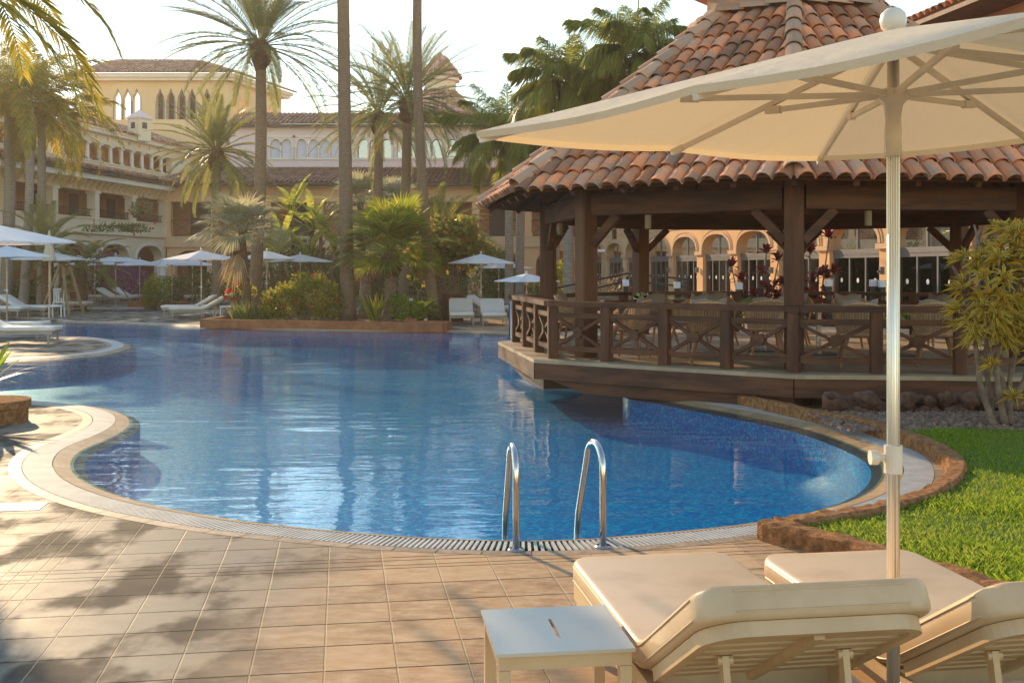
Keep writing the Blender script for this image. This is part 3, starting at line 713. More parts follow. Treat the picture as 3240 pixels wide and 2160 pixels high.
# ------------------------------------------------------------------ chairs and tables on the deck
def make_chair():
    t=thing('rope_armchair','x','chair')
    m=MB()
    for k in range(30):
        a=R(-15+210*k/29); ca,sa=math.cos(a),math.sin(a)
        top=.80 if 25<k*210/29-15+0<155 else .80
        h=.62+.20*max(0,math.sin(a))**.6
        m.bar((.255*ca,.235*sa,.43),(.315*ca,.295*sa+.02,h),.026,.012,up=(ca,sa,0))
    m.build('woven_back',M['rope'],t)
    m=MB(); pts=[]
    for k in range(29):
        a=R(-15+210*k/28); pts.append((.315*math.cos(a),.295*math.sin(a)+.02,.63+.20*max(0,math.sin(a))**.6))
    m.tube(pts,.017,8); 
    m.tube([(.255*math.cos(R(-20+220*k/24)),.235*math.sin(R(-20+220*k/24)),.42) for k in range(25)],.018,8)
    m.build('rim',M['rope'],t,smooth=True)
    m=MB(); m.lathe([(.02,.385),(.25,.385),(.262,.40),(.255,.425),(.02,.43)],24); m.build('seat_base',M['teak'],t)
    m=MB(); m.lathe([(.0,.43),(.20,.43),(.235,.45),(.235,.475),(.21,.50),(.05,.507),(.0,.507)],24); m.build('seat_cushion',M['cushion'],t,smooth=True)
    for sx in (-1,1):
        for sy in (-1,1):
            m=MB(); m.tube([(sx*.15,sy*.15,.39),(sx*.25,sy*.24,.0)],[.026,.016],8); m.build('leg',M['teak'],t)
    # soft back pillow, creased
    m=MB(); n=9; vs=[]
    for i in range(n):
        for j in range(n):
            u=-1+2*i/(n-1); v=-1+2*j/(n-1); th=.065*(1-u**4)*(1-v**4)**.7
            bx=.21*u*(1+.07*v*v); bz=.20*v*(1-.10*(1-u*u)) + .018*math.sin(5*u)
            vs.append((bx,th,bz))
    f=[(i*n+j,(i+1)*n+j,(i+1)*n+j+1,i*n+j+1) for i in range(n-1) for j in range(n-1)]
    m.M=Matrix.Translation((0,.17,.69))@Matrix.Rotation(R(-16),4,'X'); m._add(vs,f); m._add([(x,-y,z) for x,y,z in vs],[g_[::-1] for g_ in f])
    m.build('back_pillow',M['pillow'],t,smooth=True)
    return t
chair0=make_chair(); used_chair=[0]
def place_chair(px,D,rz,label):
    o=chair0 if not used_chair[0] else copy_tree(chair0); used_chair[0]=1
    p=XD(px,D,DZ+.003); o.location=p; o.rotation_euler=(0,0,R(rz)); tag(o,label,group='rope armchairs on the pavilion deck')
def make_table(name,label,px,D,rt,top_m,h=.74,square=False):
    t=thing(name,label,'table',XD(px,D,DZ+.003),group='dining tables on the pavilion deck')
    m=MB(); m.lathe([(.0,h-.035),(rt-.01,h-.035),(rt,h-.028),(rt,h-.004),(rt-.006,h),(.0,h)],36); m.build('table_top',top_m,t)
    m=MB(); m.tube([(0,0,.02),(0,0,h-.04)],.04,14); m.build('pedestal',M['steel'],t)
    m=MB(); m.box(-.27,.27,-.27,.27,0,.018); m.build('base_plate',M['iron'],t)
    return t
make_table('bistro_table','small round dark table holding the two tumblers near the left of the deck',2020,17.6,.36,M['darkdoor'])
make_table('dining_table','large round speckled table left of the near corner post',2420,17.3,.62,M['table'])
make_table('dining_table','round speckled table just right of the near corner post',2590,16.6,.55,M['table'])
make_table('bistro_table','low dark round side table behind the second left post',1905,19.8,.30,M['greyframe'],h=.78)
make_table('dining_table','round table at the right end of the deck behind the umbrella pole',2830,16.4,.45,M['table'])
for a in ((1815,18.4,70,'rope armchair in profile against the left front post, pillow leaning back'),
          (1990,15.9,-115,'rope armchair turned sideways in the second railing bay, slats lit by the sun'),
          (2085,18.3,20,'rope armchair behind the two tumblers with a puffed pillow'),
          (2180,17.3,-60,'rope armchair facing left between the second and third bay'),
          (2245,15.0,172,'rope armchair seen from behind in the third railing bay'),
          (2275,18.9,10,'rope armchair at the far side of the large speckled table'),
          (2425,15.9,176,'rope armchair pushed up to the large speckled table from the near side'),
          (2510,18.7,-20,'rope armchair half hidden behind the near corner post'),
          (2715,14.55,170,'broad rope armchair seen from behind just left of the umbrella pole'),
          (2700,17.6,5,'rope armchair with an upright square pillow beyond the right table'),
          (2960,14.7,165,'rope armchair right of the umbrella pole behind the end railing bay'),
          (2945,17.5,-60,'rope armchair in shade at the back right of the deck'),
          (3105,14.9,150,'rope armchair behind the dracaena at the right end of the deck')): place_chair(*a)
def tumbler(px,D,label):
    z=DZ+.745; p=XD(px,D,z); t=thing('drink_tumbler',label,'glass',p,group='drinks on the small table')
    m=MB(); m.lathe([(.036,0),(.042,.11),(.039,.11),(.034,.012)],16); m.build('glass_body',M['liquid'],t,smooth=True)
    m=MB(); m.lathe([(.0,.012),(.032,.012),(.036,.075),(.0,.075)],14); m.build('drink',M['lime'],t)
    m=MB(); m.tube([(.01,0,.03),(.035,.0,.17)],.0035,6); m.build('straw',M['whitelac'],t)
    return t
t=tumbler(2012,17.5,'tumbler with a round lime slice on its rim on the small dark table'); m=MB(); m.tube([(.035,-.004,.12),(.035,.004,.12)],.032,14); m.build('lime_wheel',M['lime'],t)
tumbler(2043,17.6,'tumbler with a straw and no lime wheel on the small dark table')
# ------------------------------------------------------------------ sun loungers
def loft(sections,close=True):
    m=MB(); n=len(sections[0]); vs=[v for s in sections for v in s]
    fs=[(i*n+k,i*n+(k+1)%n,(i+1)*n+(k+1)%n,(i+1)*n+k) for i in range(len(sections)-1) for k in range(n)]
    fs.append(tuple(range(n-1,-1,-1))); fs.append(tuple((len(sections)-1)*n+k for k in range(n))); m._add(vs,fs); return m
def mattress_mb(W=.372,T=.100,seat=1.20,back=.80,ang=30,z=.30,detail=True):
    """one upholstered pad: flat seat, bend, raised back; rounded corners in plan and soft edges"""
    L=seat+back; rc=.10; path=[]
    N=60 if detail else 26
    ts=sorted(set([0,.008,.02,.04,.07,.10]+[L*i/N for i in range(1,N)]+[L-.10,L-.07,L-.04,L-.02,L-.008,L])); secs=[]
    bend=.10
    def pos(t):
        a=R(ang); s0=seat-bend; 
        if t<=s0: return t,0.0,0.0
        th=min(1,(t-s0)/(2*bend))*a; rr=2*bend/a
        y=s0+rr*math.sin(th); zz=rr*(1-math.cos(th))
        if t>s0+2*bend: y+=(t-s0-2*bend)*math.cos(a); zz+=(t-s0-2*bend)*math.sin(a)
        return y,zz,th
    for t in ts:
        e=min(t,L-t); w=W
        if e<rc: w=W-rc+math.sqrt(max(0,rc*rc-(rc-e)**2))
        er=.024; k=1.0 if e>er else math.sqrt(max(0,1-(1-e/er)**2)); hT=T/2-.02*(1-k)
        y,zz,th=pos(t); c=Vector((0,y,z+zz+T/2*math.cos(th))); nz=Vector((0,-math.sin(th),math.cos(th)))
        if th>0: c=Vector((0,y,z+zz))+nz*(T/2)
        r=min(.026,hT*.6); s=[]
        for (cx_,cz_,a0) in ((w-r,hT-r,0),(-(w-r),hT-r,90),(-(w-r),-(hT-r),180),(w-r,-(hT-r),270)):
            for j in range(4):
                a=R(a0+30*j); 
                puff=.006*(1-abs(cx_/W)) 
                s.append(c+Vector((1,0,0))*(cx_+r*math.cos(a))+nz*(max(-hT,min(hT,cz_+r*math.sin(a)))))
        secs.append(s)
    return loft(secs),pos
def make_lounger(vinyl,framem,detail,name='sun_lounger',ang=30,plinth=False):
    t=thing(name,'x','sun lounger'); W=.372; z=.295
    m,pos=mattress_mb(W,.10,z=z,detail=detail,ang=ang); mt=m.build('mattress',vinyl,t,smooth=True)
    if detail:
        m=MB()
        for dz in (.080,.020):
            for s in (-1,1):
                pts=[]
                for i in range(56):
                    tt=.10+(2.0-.2)*i/55; y,zz,th=pos(tt); pts.append(Vector((s*(W+.0005),y,z+zz))+Vector((0,-math.sin(th),math.cos(th)))*dz)
                m.tube(pts,.0034,5)
            for te in (0,1):
                y,zz,th=pos(2.0 if te else 0); nz=Vector((0,-math.sin(th),math.cos(th))); pts=[]
                for k in range(13):
                    u=-1+2*k/12; ex=(W-.105)*u; ax=abs(ex); in_=0
                    if ax>W-.10: in_=.10-math.sqrt(max(0,.01-(ax-(W-.10))**2))
                    yy,z2,th2=pos(2.0-in_ if te else in_); pts.append(Vector((ex,yy,z+z2))+nz*dz+Vector((0,(.0005 if te else -.0005),0)))
                m.tube(pts,.0034,5)
        m.build('seam_piping',vinyl,mt)
    m=MB()
    for s in (-1,1): m.box(s*(W-.03)-.02,s*(W-.03)+.02,.06,1.92,z-.075,z-.004)
    m.box(-W+.05,W-.05,.06,.10,z-.07,z-.006); m.box(-W+.05,W-.05,1.88,1.92,z-.07,z-.006); m.box(-W+.05,W-.05,1.16,1.20,z-.07,z-.006)
    for i in range(8): m.box(-W+.05,W-.05,.18+i*.12,.25+i*.12,z-.03,z-.006)
    m.build('frame',framem,t)
    for s in (-1,1):
        for y in (.14,1.78):
            m=MB(); m.box(s*(W-.03)-.02,s*(W-.03)+.02,y-.02,y+.02,0,z-.076); m.build('leg',framem,t)
    # backrest frame: rounded bent rail with slats, central spar
    def bp(x,tt,dz): 
        y,zz,th=pos(tt); return Vector((x,y,z+zz))+Vector((0,-math.sin(th),math.cos(th)))*dz
    m=MB(); dz=-.024; pts=[bp(-W+.04,1.28,dz)]+[bp(-W+.04,1.3+.05*i,dz) for i in range(11)]
    for k in range(9):
        a=R(180-90*k/8); pts.append(bp(-W+.04+.11+.11*math.cos(a),1.84+.11*math.sin(a),dz))
    pts+= [bp(-.1,1.95,dz),bp(.1,1.95,dz)]
    for k in range(9):
        a=R(90-90*k/8); pts.append(bp(W-.04-.11+.11*math.cos(a),1.84+.11*math.sin(a),dz))
    pts+=[bp(W-.04,1.8-.05*i,dz) for i in range(11)]
    y,zz,th=pos(1.7); nz=Vector((0,-math.sin(th),math.cos(th)))
    secs=[]
    for i in range(len(pts)):
        d=(pts[min(i+1,len(pts)-1)]-pts[max(i-1,0)]).normalized(); x_=d.cross(nz).normalized(); secs.append([pts[i]+x_*a_+nz*b_ for a_,b_ in ((-.018,-.022),(.018,-.022),(.018,.022),(-.018,.022))])
    m=loft(secs)
    br=m.build('backrest_frame',framem,t)
    m=MB()
    for i in range(7):
        tt=1.34+i*.085; a,b=bp(-W+.055,tt,-.026),bp(W-.055,tt,-.026); m.bar(a,b,.05,.018,up=nz)
    m.build('slats',framem,br)
    m=MB(); m.bar(bp(0,1.28,-.040),bp(0,1.92,-.040),.034,.03,up=nz); m.build('spar',framem,br)
    for s in (-1,1):
        m=MB(); m.bar(bp(s*.2,1.62,-.03),(s*.2,1.66,z-.16),.022,.04); 
        q_=bp(s*.2,1.62,-.045); m.tube([q_-Vector((.025,0,0)),q_+Vector((.025,0,0))],.016,10); m.bar((s*.2,1.66,z-.15),(s*.2,1.84,z-.06),.02,.03); m.build('prop',framem,t)
    if plinth:
        pass
    return t
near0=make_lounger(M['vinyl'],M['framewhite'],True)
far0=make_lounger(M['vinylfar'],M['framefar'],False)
# the two loungers in the foreground: set square with the paving joints
TH=.1521; ax=Vector((math.cos(TH),math.sin(TH),0)); ay=Vector((-math.sin(TH),math.cos(TH),0))   # ay points away from the camera
def near_lounger(o,px,py,label):
    c=P(px,py,.405)             # far left corner of the foot end, top of pad
    base=c+ax*.372; base.z=0; o.location=base; o.rotation_euler=(0,0,TH+PI); tag(o,label,group='sun loungers beside the pool')
near_lounger(near0,1800,1752,'large cream vinyl lounger in front beside the slotted table, slatted backrest turned to us')
o=copy_tree(near0); near_lounger(o,2397,1744,'cream vinyl lounger in front cut by the right edge, umbrella pole on its left')
used_far=[0]
def far_lounger(x,y,rz,label,ang=0,s=1.0):
    o=far0 if not used_far[0] else copy_tree(far0); used_far[0]=1
    o.location=(x,y,0.002); o.rotation_euler=(0,0,R(rz)); o.scale=(s,s,s); tag(o,label,group='sun loungers beside the pool')
# rz: direction of +Y (foot to head). foot toward +X -> head toward -X: rz=90
def fl_foot(px,py_leg,rz,label,s=1.0):
    p=P(px,py_leg,0); a=R(rz); hx,hy=-math.sin(a),math.cos(a)   # from foot to head
    far_lounger(p.x+hx*.0,p.y+hy*.0,rz,label,s=s)
fl_foot(188,1086,96,'white lounger on the left peninsula, nearer of the pair')
fl_foot(150,1068,96,'white lounger on the left peninsula, farther of the pair, mostly behind the nearer one')
fl_foot(166,1000,84,'white lounger under the umbrellas at far left, foot end right of its twin')
fl_foot(85,1004,84,'white lounger under the umbrellas at far left, nearer the left edge')
fl_foot(286,984,88,'single white lounger behind the wooden ladder')
fl_foot(337,958,86,'white lounger with raised back just right of the wooden ladder')
fl_foot(270,960,86,'white lounger behind the rungs of the wooden ladder')
fl_foot(430,960,84,'white lounger left of the round clipped bush, nearer of its pair')
fl_foot(474,957,84,'white lounger left of the round clipped bush, farther of its pair')
fl_foot(545,956,-84,'white lounger behind the small round basin with back raised to the right, left one')
fl_foot(585,958,-84,'white lounger behind the small round basin with back raised to the right, right one')
fl_foot(514,1000,-86,'white lounger by the wide umbrella pole, farther of the pair with sunlit back')
fl_foot(540,1006,-86,'white lounger by the wide umbrella pole beside the planter, nearer of the pair')
fl_foot(1462,1030,4,'white lounger facing the pool right of the planter island, left of the umbrella pole')
fl_foot(1566,1032,4,'white lounger facing the pool right of the planter island, next to the deck')
fl_foot(1640,1003,70,'white lounger seen in profile behind the pair by the deck, back raised to the left',s=.98)
fl_foot(1600,985,-75,'white lounger with steep raised back just left of the pavilion railing')
fl_foot(800,985,170,'white lounger seen from the back behind the leaning grey fan palm')
fl_foot(655,975,-86,'white lounger behind the pair by the wide umbrella pole')
# ------------------------------------------------------------------ side tables
def make_side(top_m,fm,detail=True):
    t=thing('side_table','x','side table'); h=.43; w=.235
    m=MB(); 
    if detail:
        sw,slen=.006,.10
        for (x0,x1,y0,y1) in ((-w,-sw,-w,w),(sw,w,-w,w),(-sw,sw,-w,-slen),(-sw,sw,slen,w)): m.box(x0,x1,y0,y1,h-.012,h)
    else: m.box(-w,w,-w,w,h-.012,h)
    m.build('table_top',top_m,t)
    m=MB(); a=w-.01
    for s in (-1,1): m.box(-a,a,s*(a-.02)-.018,s*(a-.02)+.018,h-.06,h-.0125); m.box(s*(a-.02)-.018,s*(a-.02)+.018,-a+.038,a-.038,h-.06,h-.0125)
    m.build('apron',fm,t)
    for sx in (-1,1):
        for sy in (-1,1):
            m=MB(); m.box(sx*(a-.02)-.02,sx*(a-.02)+.02,sy*(a-.02)-.02,sy*(a-.02)+.02,0,h-.061); m.build('leg',fm,t)
    return t
st=make_side(M['tabletop'],M['framewhite'])
c4=[P(1518,1929,.43),P(1908,1908,.43),P(2015,2053,.43),P(1577,2069,.43)]; ce=sum(c4,Vector())/4
st.location=(ce.x,ce.y,0); st.rotation_euler=(0,0,TH-.02); st.scale=(1,1.03,1); tag(st,'square side table with pale grey slotted top beside the nearest lounger','side table')
sf=make_side(M['whitelac'],M['whitelac'],False); p=P(660,1002); sf.location=p; sf.rotation_euler=(0,0,.1); tag(sf,'white side table in front of the lounger pair by the wide umbrella','side table',group='white side tables by far loungers')
for px,py,l in ((720,1006,'low white side table left of the leaning grey fan palm trunk'),(1470,1010,'small white table behind the backrests of the two loungers facing the pool'),(180,1003,'white side table at the foot of the wooden ladder')):
    o=copy_tree(sf); o.location=P(px,py); tag(o,l)
# white chair by the ladder
t=thing('garden_chair','white slatted garden chair under the wooden ladder','chair',P(186,992),rz=.4)
m=MB(); m.box(-.22,.22,-.22,.22,.42,.45); m.build('seat',M['whitelac'],t)
m=MB(); [m.bar((x,.21,.45),(x,.27,.92),.05,.015) for x in (-.17,-.085,0,.085,.17)]; m.bar((-.21,.275,.92),(.21,.275,.92),.03,.06); m.build('backrest',M['whitelac'],t)
for sx in (-1,1):
    for sy in (-1,1): m=MB(); m.bar((sx*.2,sy*.19,0),(sx*.19,sy*.18,.42),.04,.04); m.build('leg',M['whitelac'],t)
# wooden lifeguard ladder
t=thing('wooden_ladder','tall weathered wooden step ladder standing by the far left loungers','ladder',P(205,993),rz=R(62))
m=MB(); m.box(-.26,.26,-.16,.16,1.80,1.85); m.build('platform',M['palewood'],t)
for s in (-1,1):
    m=MB(); m.bar((s*.34,-.62,0),(s*.17,-.08,1.80),.07,.09); m.build('front_rail',M['palewood'],t)
    m=MB(); m.bar((s*.40,.85,0),(s*.17,.08,1.80),.06,.08); m.build('rear_leg',M['palewood'],t)
for i in range(5):
    f=(i+.7)/5.6; y=-.62+.54*f; x=.34-.17*f; m=MB(); m.box(-x,x,y-.05,y+.05,1.8*f-.015,1.8*f+.015); m.build('tread',M['palewood'],t)
# ------------------------------------------------------------------ umbrellas
def canopy_mesh(corners,apex,sag=.05,hem=.0,N=10,m=None,up=Vector((0,0,1)),drop=.11):
    """square canopy of 8 cloth panels stretched between 8 ribs; edges scallop between ribs; short valance-less hem"""
    m=m or MB(); n=len(corners); rim=[]
    for i in range(n): rim+= [corners[i],(corners[i]+corners[(i+1)%n])/2]
    nn=len(rim)
    K=8
    for i in range(nn):
        a,b=rim[i],rim[(i+1)%nn]; vs=[]
        for r in range(N+1):
            t=r/N
            for k in range(K+1):
                u=k/K; e=a.lerp(b,u); p=apex.lerp(e,t)
                bow=math.sin(PI*u)*t
                p=p+up*(-.016*bow*t) + up*(.035*math.sin(PI*t)*0) 
                inn=(apex-e); inn.z=0; inn.normalize(); p=p+inn*(sag*.5*bow*t**3)
                vs.append(p)
        m._add(vs,[(r*(K+1)+k,r*(K+1)+k+1,(r+1)*(K+1)+k+1,(r+1)*(K+1)+k) for r in range(N) for k in range(K)])
    return m,rim
def make_umbrella(detail,cloth,polem,plasticm,corners,apex_z,base_on=True,hub_z=2.2,hem=True,name='sun_umbrella',fdz=0.0):
    t=thing(name,'x','umbrella'); apex=Vector((0,0,apex_z))
    m,rim=canopy_mesh(corners,apex,sag=.03)
    ca=m.build('canopy',cloth,t,smooth=False)
    # hem strip
    m=MB()
    nn=len(rim)
    for i in range(nn):
        a,b=rim[i],rim[(i+1)%nn]; K=8; pr=None
        for k in range(K+1):
            u=k/K; e=a.lerp(b,u); bow=math.sin(PI*u); inn=-Vector((e.x,e.y,0)).normalized(); q_=e+Vector((0,0,-.016*bow))+inn*(.015*bow)
            if pr: m.quad(pr,q_,q_+Vector((0,0,-.022))+inn*.004,pr+Vector((0,0,-.022))+inn*.004)
            pr=q_
    m.build('hem',cloth,ca)
    m=MB(); m.tube([(0,0,.02),(0,0,apex_z-.01)],.0195 if detail else .024,18 if detail else 8); po=m.build('pole',polem,t,smooth=True)
    if detail:
        m=MB()
        for k in range(18):
            a=2*PI*k/18; m.tube([(.0192*math.cos(a),.0192*math.sin(a),.05),(.0192*math.cos(a),.0192*math.sin(a),hub_z-.18)],.0016,4,cap=False)
        m.build('flutes',polem,po)
    apex_z+=fdz; m=MB(); m.lathe([(.018,apex_z-.012),(.03,apex_z-.008),(.022,apex_z+.01),(.024,apex_z+.02),(.038,apex_z+.032),(.043,apex_z+.055),(.038,apex_z+.078),(.022,apex_z+.093),(.004,apex_z+.097)],20 if detail else 10); m.build('finial',plasticm,t,smooth=True)
    m=MB(); m.tube([(0,0,1.04),(0,0,1.13)],.029,16); m.tube([(-.028,0,1.09),(-.05,0,1.09)],[.012,.012],10); m.tube([(-.05,0,1.09),(-.075,0,1.09)],.024,12)
    apex_z-=fdz; m.build('height_knob',plasticm,t)
    for i in range(nn):
        m=MB(); a=Vector((0,0,apex_z-.05)); e=rim[i]-Vector((0,0,.03)); e=a.lerp(e,.985); rr=.009 if detail else .012
        m.bar(a,e,rr*1.5,rr*2); 
        rbo=m.build('rib',plasticm,t)
        if detail:
            d=(e-a).normalized(); m=MB(); m.bar(e-d*.05,e+d*.010,.020,.022); m.build('rib_tip',plasticm,rbo)
            j=a.lerp(e,.50 if i%2==0 else .52); hb=Vector((rim[i].x,rim[i].y,0)).normalized()*.03+Vector((0,0,hub_z))
            m=MB(); m.bar(hb,j-Vector((0,0,.02)),.013,.018); dj=(j-hb).normalized(); m.bar(j-dj*.05-Vector((0,0,.018)),j+dj*.012-Vector((0,0,.018)),.02,.026); m.build('strut',plasticm,rbo)
    m=MB(); 
    if detail:
        m.lathe([(.021,hub_z-.20),(.028,hub_z-.20),(.027,hub_z-.12),(.024,hub_z-.08),(.030,hub_z-.035),(.048,hub_z-.015),(.05,hub_z+.012),(.03,hub_z+.02),(.021,hub_z+.02)],20)
    else: m.lathe([(.025,hub_z-.1),(.035,hub_z-.1),(.05,hub_z),(.025,hub_z+.01)],10)
    m.build('runner',plasticm,t,smooth=detail)
    m=MB(); m.tube([(0,0,.0),(0,0,.36)],.028,14); m.lathe([(.0,0),(.25,0),(.25,.03),(.06,.06),(.0,.06)],24); m.build('base',M['steel'] if detail else M['framefar'],t)
    return t
UD=3.6; ub=XD(2826,UD,0)
def ucor(px,py,D): return AT(px,py,D)-ub
r=.3763*UD; s_=.0373*UD
cl_=ucor(1506,417,UD*1.037); cf=ucor(2590,494,UD*1.372); cn=Vector((-s_-.0,-r,2.225)); cr=Vector((r,-s_,2.20))
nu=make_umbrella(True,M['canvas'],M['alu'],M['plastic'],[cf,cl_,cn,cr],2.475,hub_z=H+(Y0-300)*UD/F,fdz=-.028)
nu.location=ub; tag(nu,'big cream canvas umbrella seen from below, its pole between the two front loungers','umbrella')
bpy.data.objects.remove
hs=1.0
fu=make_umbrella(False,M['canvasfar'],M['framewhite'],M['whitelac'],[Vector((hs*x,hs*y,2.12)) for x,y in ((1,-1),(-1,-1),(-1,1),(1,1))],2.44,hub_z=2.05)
used_u=[0]
def far_umb(px,ya,D,rz,label,s=None,wide=1.0):
    o=fu if not used_u[0] else copy_tree(fu); used_u[0]=1
    z=H+(Y0-ya)*D/F; k=z/2.53
    o.location=XD(px,D,0); o.scale=(s or wide,s or wide,s or k); o.rotation_euler=(0,0,R(rz)); tag(o,label,'umbrella',group='white umbrellas around the far loungers')
far_umb(-30,690,19.8,40,'large white umbrella at the left edge over the peninsula loungers',wide=1.12)
far_umb(22,768,33,38,'white umbrella at far left just below the big edge umbrella')
far_umb(160,787,42,10,'wide white umbrella behind the closed one',wide=1.15)
far_umb(217,795,47,30,'white umbrella whose pole stands right of the wooden ladder',wide=1.1)
far_umb(300,812,54,0,'small far white umbrella between the ladder and the purple bush')
far_umb(366,800,50,35,'white umbrella left of the purple bougainvillea')
far_umb(442,815,55,15,'far white umbrella over the purple bougainvillea')
far_umb(544,809,51,40,'white umbrella left of the widest umbrella, behind its left tip')
far_umb(609,815,54,5,'white umbrella behind the widest umbrella')
far_umb(637,785,40,42,'widest white umbrella in mid picture above the lounger pair beside the planter',wide=1.02)
far_umb(730,832,57,20,'low far white umbrella partly hidden by the leaning grey fan palm')
far_umb(844,786,46,12,'white umbrella right of the leaning grey fan palm trunk',wide=1.1)
far_umb(950,798,48,38,'white umbrella left of the thick foreground palm trunk',wide=1.02)
far_umb(880,826,56,0,'far white umbrella just showing under its two nearer neighbours')
far_umb(1070,834,56,30,'far white umbrella seen past the thick palm trunk')
far_umb(1522,795,35.2,25,'white umbrella above the two loungers facing the pool near the deck',wide=.80)
far_umb(1578,820,44,40,'white umbrella behind and right of the one near the deck',wide=.95)
far_umb(1666,858,30,30,'low white umbrella seen beside the pavilion left post',s=.645)
# closed umbrella
D=37; t=thing('closed_umbrella','closed pale umbrella folded round its pole near the wooden ladder','umbrella',XD(156,D,0))
m=MB(); vs=[]; m.lathe([(.015,2.98),(.05,2.85),(.16,2.3),(.24,1.98),(.20,1.95)],9); m.build('canopy',M['canvas'],t)
m=MB(); m.tube([(0,0,0),(0,0,2.1)],.025,8); m.build('pole',M['framewhite'],t)
m=MB(); m.lathe([(.0,0),(.25,0),(.25,.05),(.0,.06)],16); m.build('base',M['framefar'],t)
# ------------------------------------------------------------------ pool ladder
def grab_rail(px,py,pxt,pyt,pxw,pyw,label):
    b=P(px,py,0); w=P(pxw,pyw,-.03); t=thing('pool_grab_rail',label,'grab rail',b,group='steel grab rails of the pool ladder')
    d=Vector((w.x-b.x,w.y-b.y,0)); L=d.length; d.normalize(); h=H+(Y0-pyt)*(b.y+.12)/F
    rad=min(.16,L*.36); pts=[Vector((0,0,.0)),Vector((0,0,h-rad-.05))]
    for k in range(1,15):
        a=R(180-165*k/14); pts.append(d*(rad+rad*math.cos(a))+Vector((0,0,h-rad+rad*math.sin(a))))
    e=pts[-1]; end=d*L+Vector((0,0,-.05)); mid=e.lerp(end,.72)+d*.03
    pts+=[e.lerp(mid,.5),mid,end,end+d*.03+Vector((0,0,-.25)),end+d*.03+Vector((0,0,-.8))]
    m=MB(); m.tube(pts,.0205,16); m.build('tube',M['steel'],t,smooth=True)
    m=MB(); m.lathe([(.0,.0),(.052,.0),(.052,.006),(.044,.014),(.022,.016),(.0,.016)],24); m.build('flange',M['steel'],t,smooth=False)
grab_rail(1633,1740,1622,1412,1598,1688,'left one of the two curved steel grab rails of the pool ladder')
grab_rail(1908,1730,1872,1400,1826,1683,'right one of the two curved steel grab rails, nearer the lounger')
# far ladder handle by the deck
t=thing('pool_grab_rail','slim steel grab rail at the far pool edge beside the left end of the deck','grab rail',P(1612,1062)); m=MB(); m.tube([(0,.3,0),(0,.25,.75),(.02,.1,.85),(.04,-.1,.7),(.05,-.25,0),(.05,-.3,-.4)],.02,8); m.build('tube',M['steel'],t,smooth=True)
# floor notice sheet, lamp bollards, brick planter
t=thing('floor_notice','white printed notice sheet stuck flat on the paving at the left edge','notice',P(45,1604,0),rz=TH)
m=MB(); m.box(-.20,.20,-.13,.13,.001,.004); m.build('sheet',M['paper'],t)
m=MB(); [m.box(-.13+i*.09,-.08+i*.09,-.08+j*.085,-.03+j*.085,.0042,.0052) for i in range(3) for j in range(2) if (i+j)%3!=2]; m.build('lettering',M['ink'],t)
# ------------------------------------------------------------------ hotel buildings
def arch_pts(xc,hw,zs,zc,n=14,pointed=False):
    if pointed: return [(xc-hw,zs),(xc-hw*.95,zs+(zc-zs)*.35),(xc-hw*.45,zs+(zc-zs)*.62),(xc-hw*.12,zs+(zc-zs)*.9),(xc,zc),(xc+hw*.12,zs+(zc-zs)*.9),(xc+hw*.45,zs+(zc-zs)*.62),(xc+hw*.95,zs+(zc-zs)*.35),(xc+hw,zs)]
    o=[]
    for k in range(n+1):
        a=PI-PI*k/n; ca=math.cos(a); sa=math.sin(a); o.append((xc+hw*math.copysign(abs(ca)**.85,ca),zs+(zc-zs)*sa**.85))
    return o
def arch_panel(mb,x0,x1,z0,z1,y0,y1,pts):
    """wall between x0..x1, z0..z1 with an arched opening pts (list of x,z from left spring to right spring) down to z0"""
    xl,zs=pts[0]; xr=pts[-1][0]
    if xl-x0>.001: mb.box(x0,xl,y0,y1,z0,z1)
    if x1-xr>.001: mb.box(xr,x1,y0,y1,z0,z1)
    n=len(pts)
    for i in range(n-1):
        (xa,za),(xb,zb)=pts[i],pts[i+1]
        if abs(xb-xa)<1e-6: continue
        mb.quad((xa,y0,za),(xb,y0,zb),(xb,y0,z1),(xa,y0,z1)); mb.quad((xa,y1,z1),(xb,y1,z1),(xb,y1,zb),(xa,y1,za))
        mb.quad((xa,y1,za),(xb,y1,zb),(xb,y0,zb),(xa,y0,za))
    mb.quad((xl,y0,z1),(xr,y0,z1),(xr,y1,z1),(xl,y1,z1))
def arch_trim(mb,pts,w,y0,y1,ext=0):
    n=len(pts); cx=(pts[0][0]+pts[-1][0])/2; zs=pts[0][1]
    outer=[]
    for x,z in pts:
        d=Vector((x-cx,0,max(z-zs,0)+.001)); l=d.length; outer.append((cx+(x-cx)*(l+w)/l,zs+(z-zs)*(l+w)/l))
    for i in range(n-1):
        a,b,c,d=pts[i],pts[i+1],outer[i+1],outer[i]
        mb._add([(a[0],y0,a[1]),(b[0],y0,b[1]),(c[0],y0,c[1]),(d[0],y0,d[1]),(a[0],y1,a[1]),(b[0],y1,b[1]),(c[0],y1,c[1]),(d[0],y1,d[1])],[(0,1,2,3),(3,2,6,7),(4,5,1,0)])
def balustrade(mb,x0,x1,y,z0,z1,xp=False,step=.14):
    mb.box(x0,x1,y-.02,y+.02,z1-.04,z1); mb.box(x0,x1,y-.015,y+.015,z0+.05,z0+.08)
    if xp:
        n=max(1,round((x1-x0)/1.0)); w=(x1-x0)/n
        for i in range(n):
            a=x0+i*w; mb.bar((a,y,z0+.08),(a+w,y,z1-.05),.03,.02); mb.bar((a,y+.004,z1-.05),(a+w,y+.004,z0+.08),.03,.02); mb.box(a-.015,a+.015,y-.015,y+.015,z0,z1-.04)
    else:
        n=int((x1-x0)/step)
        for i in range(n): mb.box(x0+i*step,x0+i*step+.018,y-.009,y+.009,z0+.08,z1-.04)
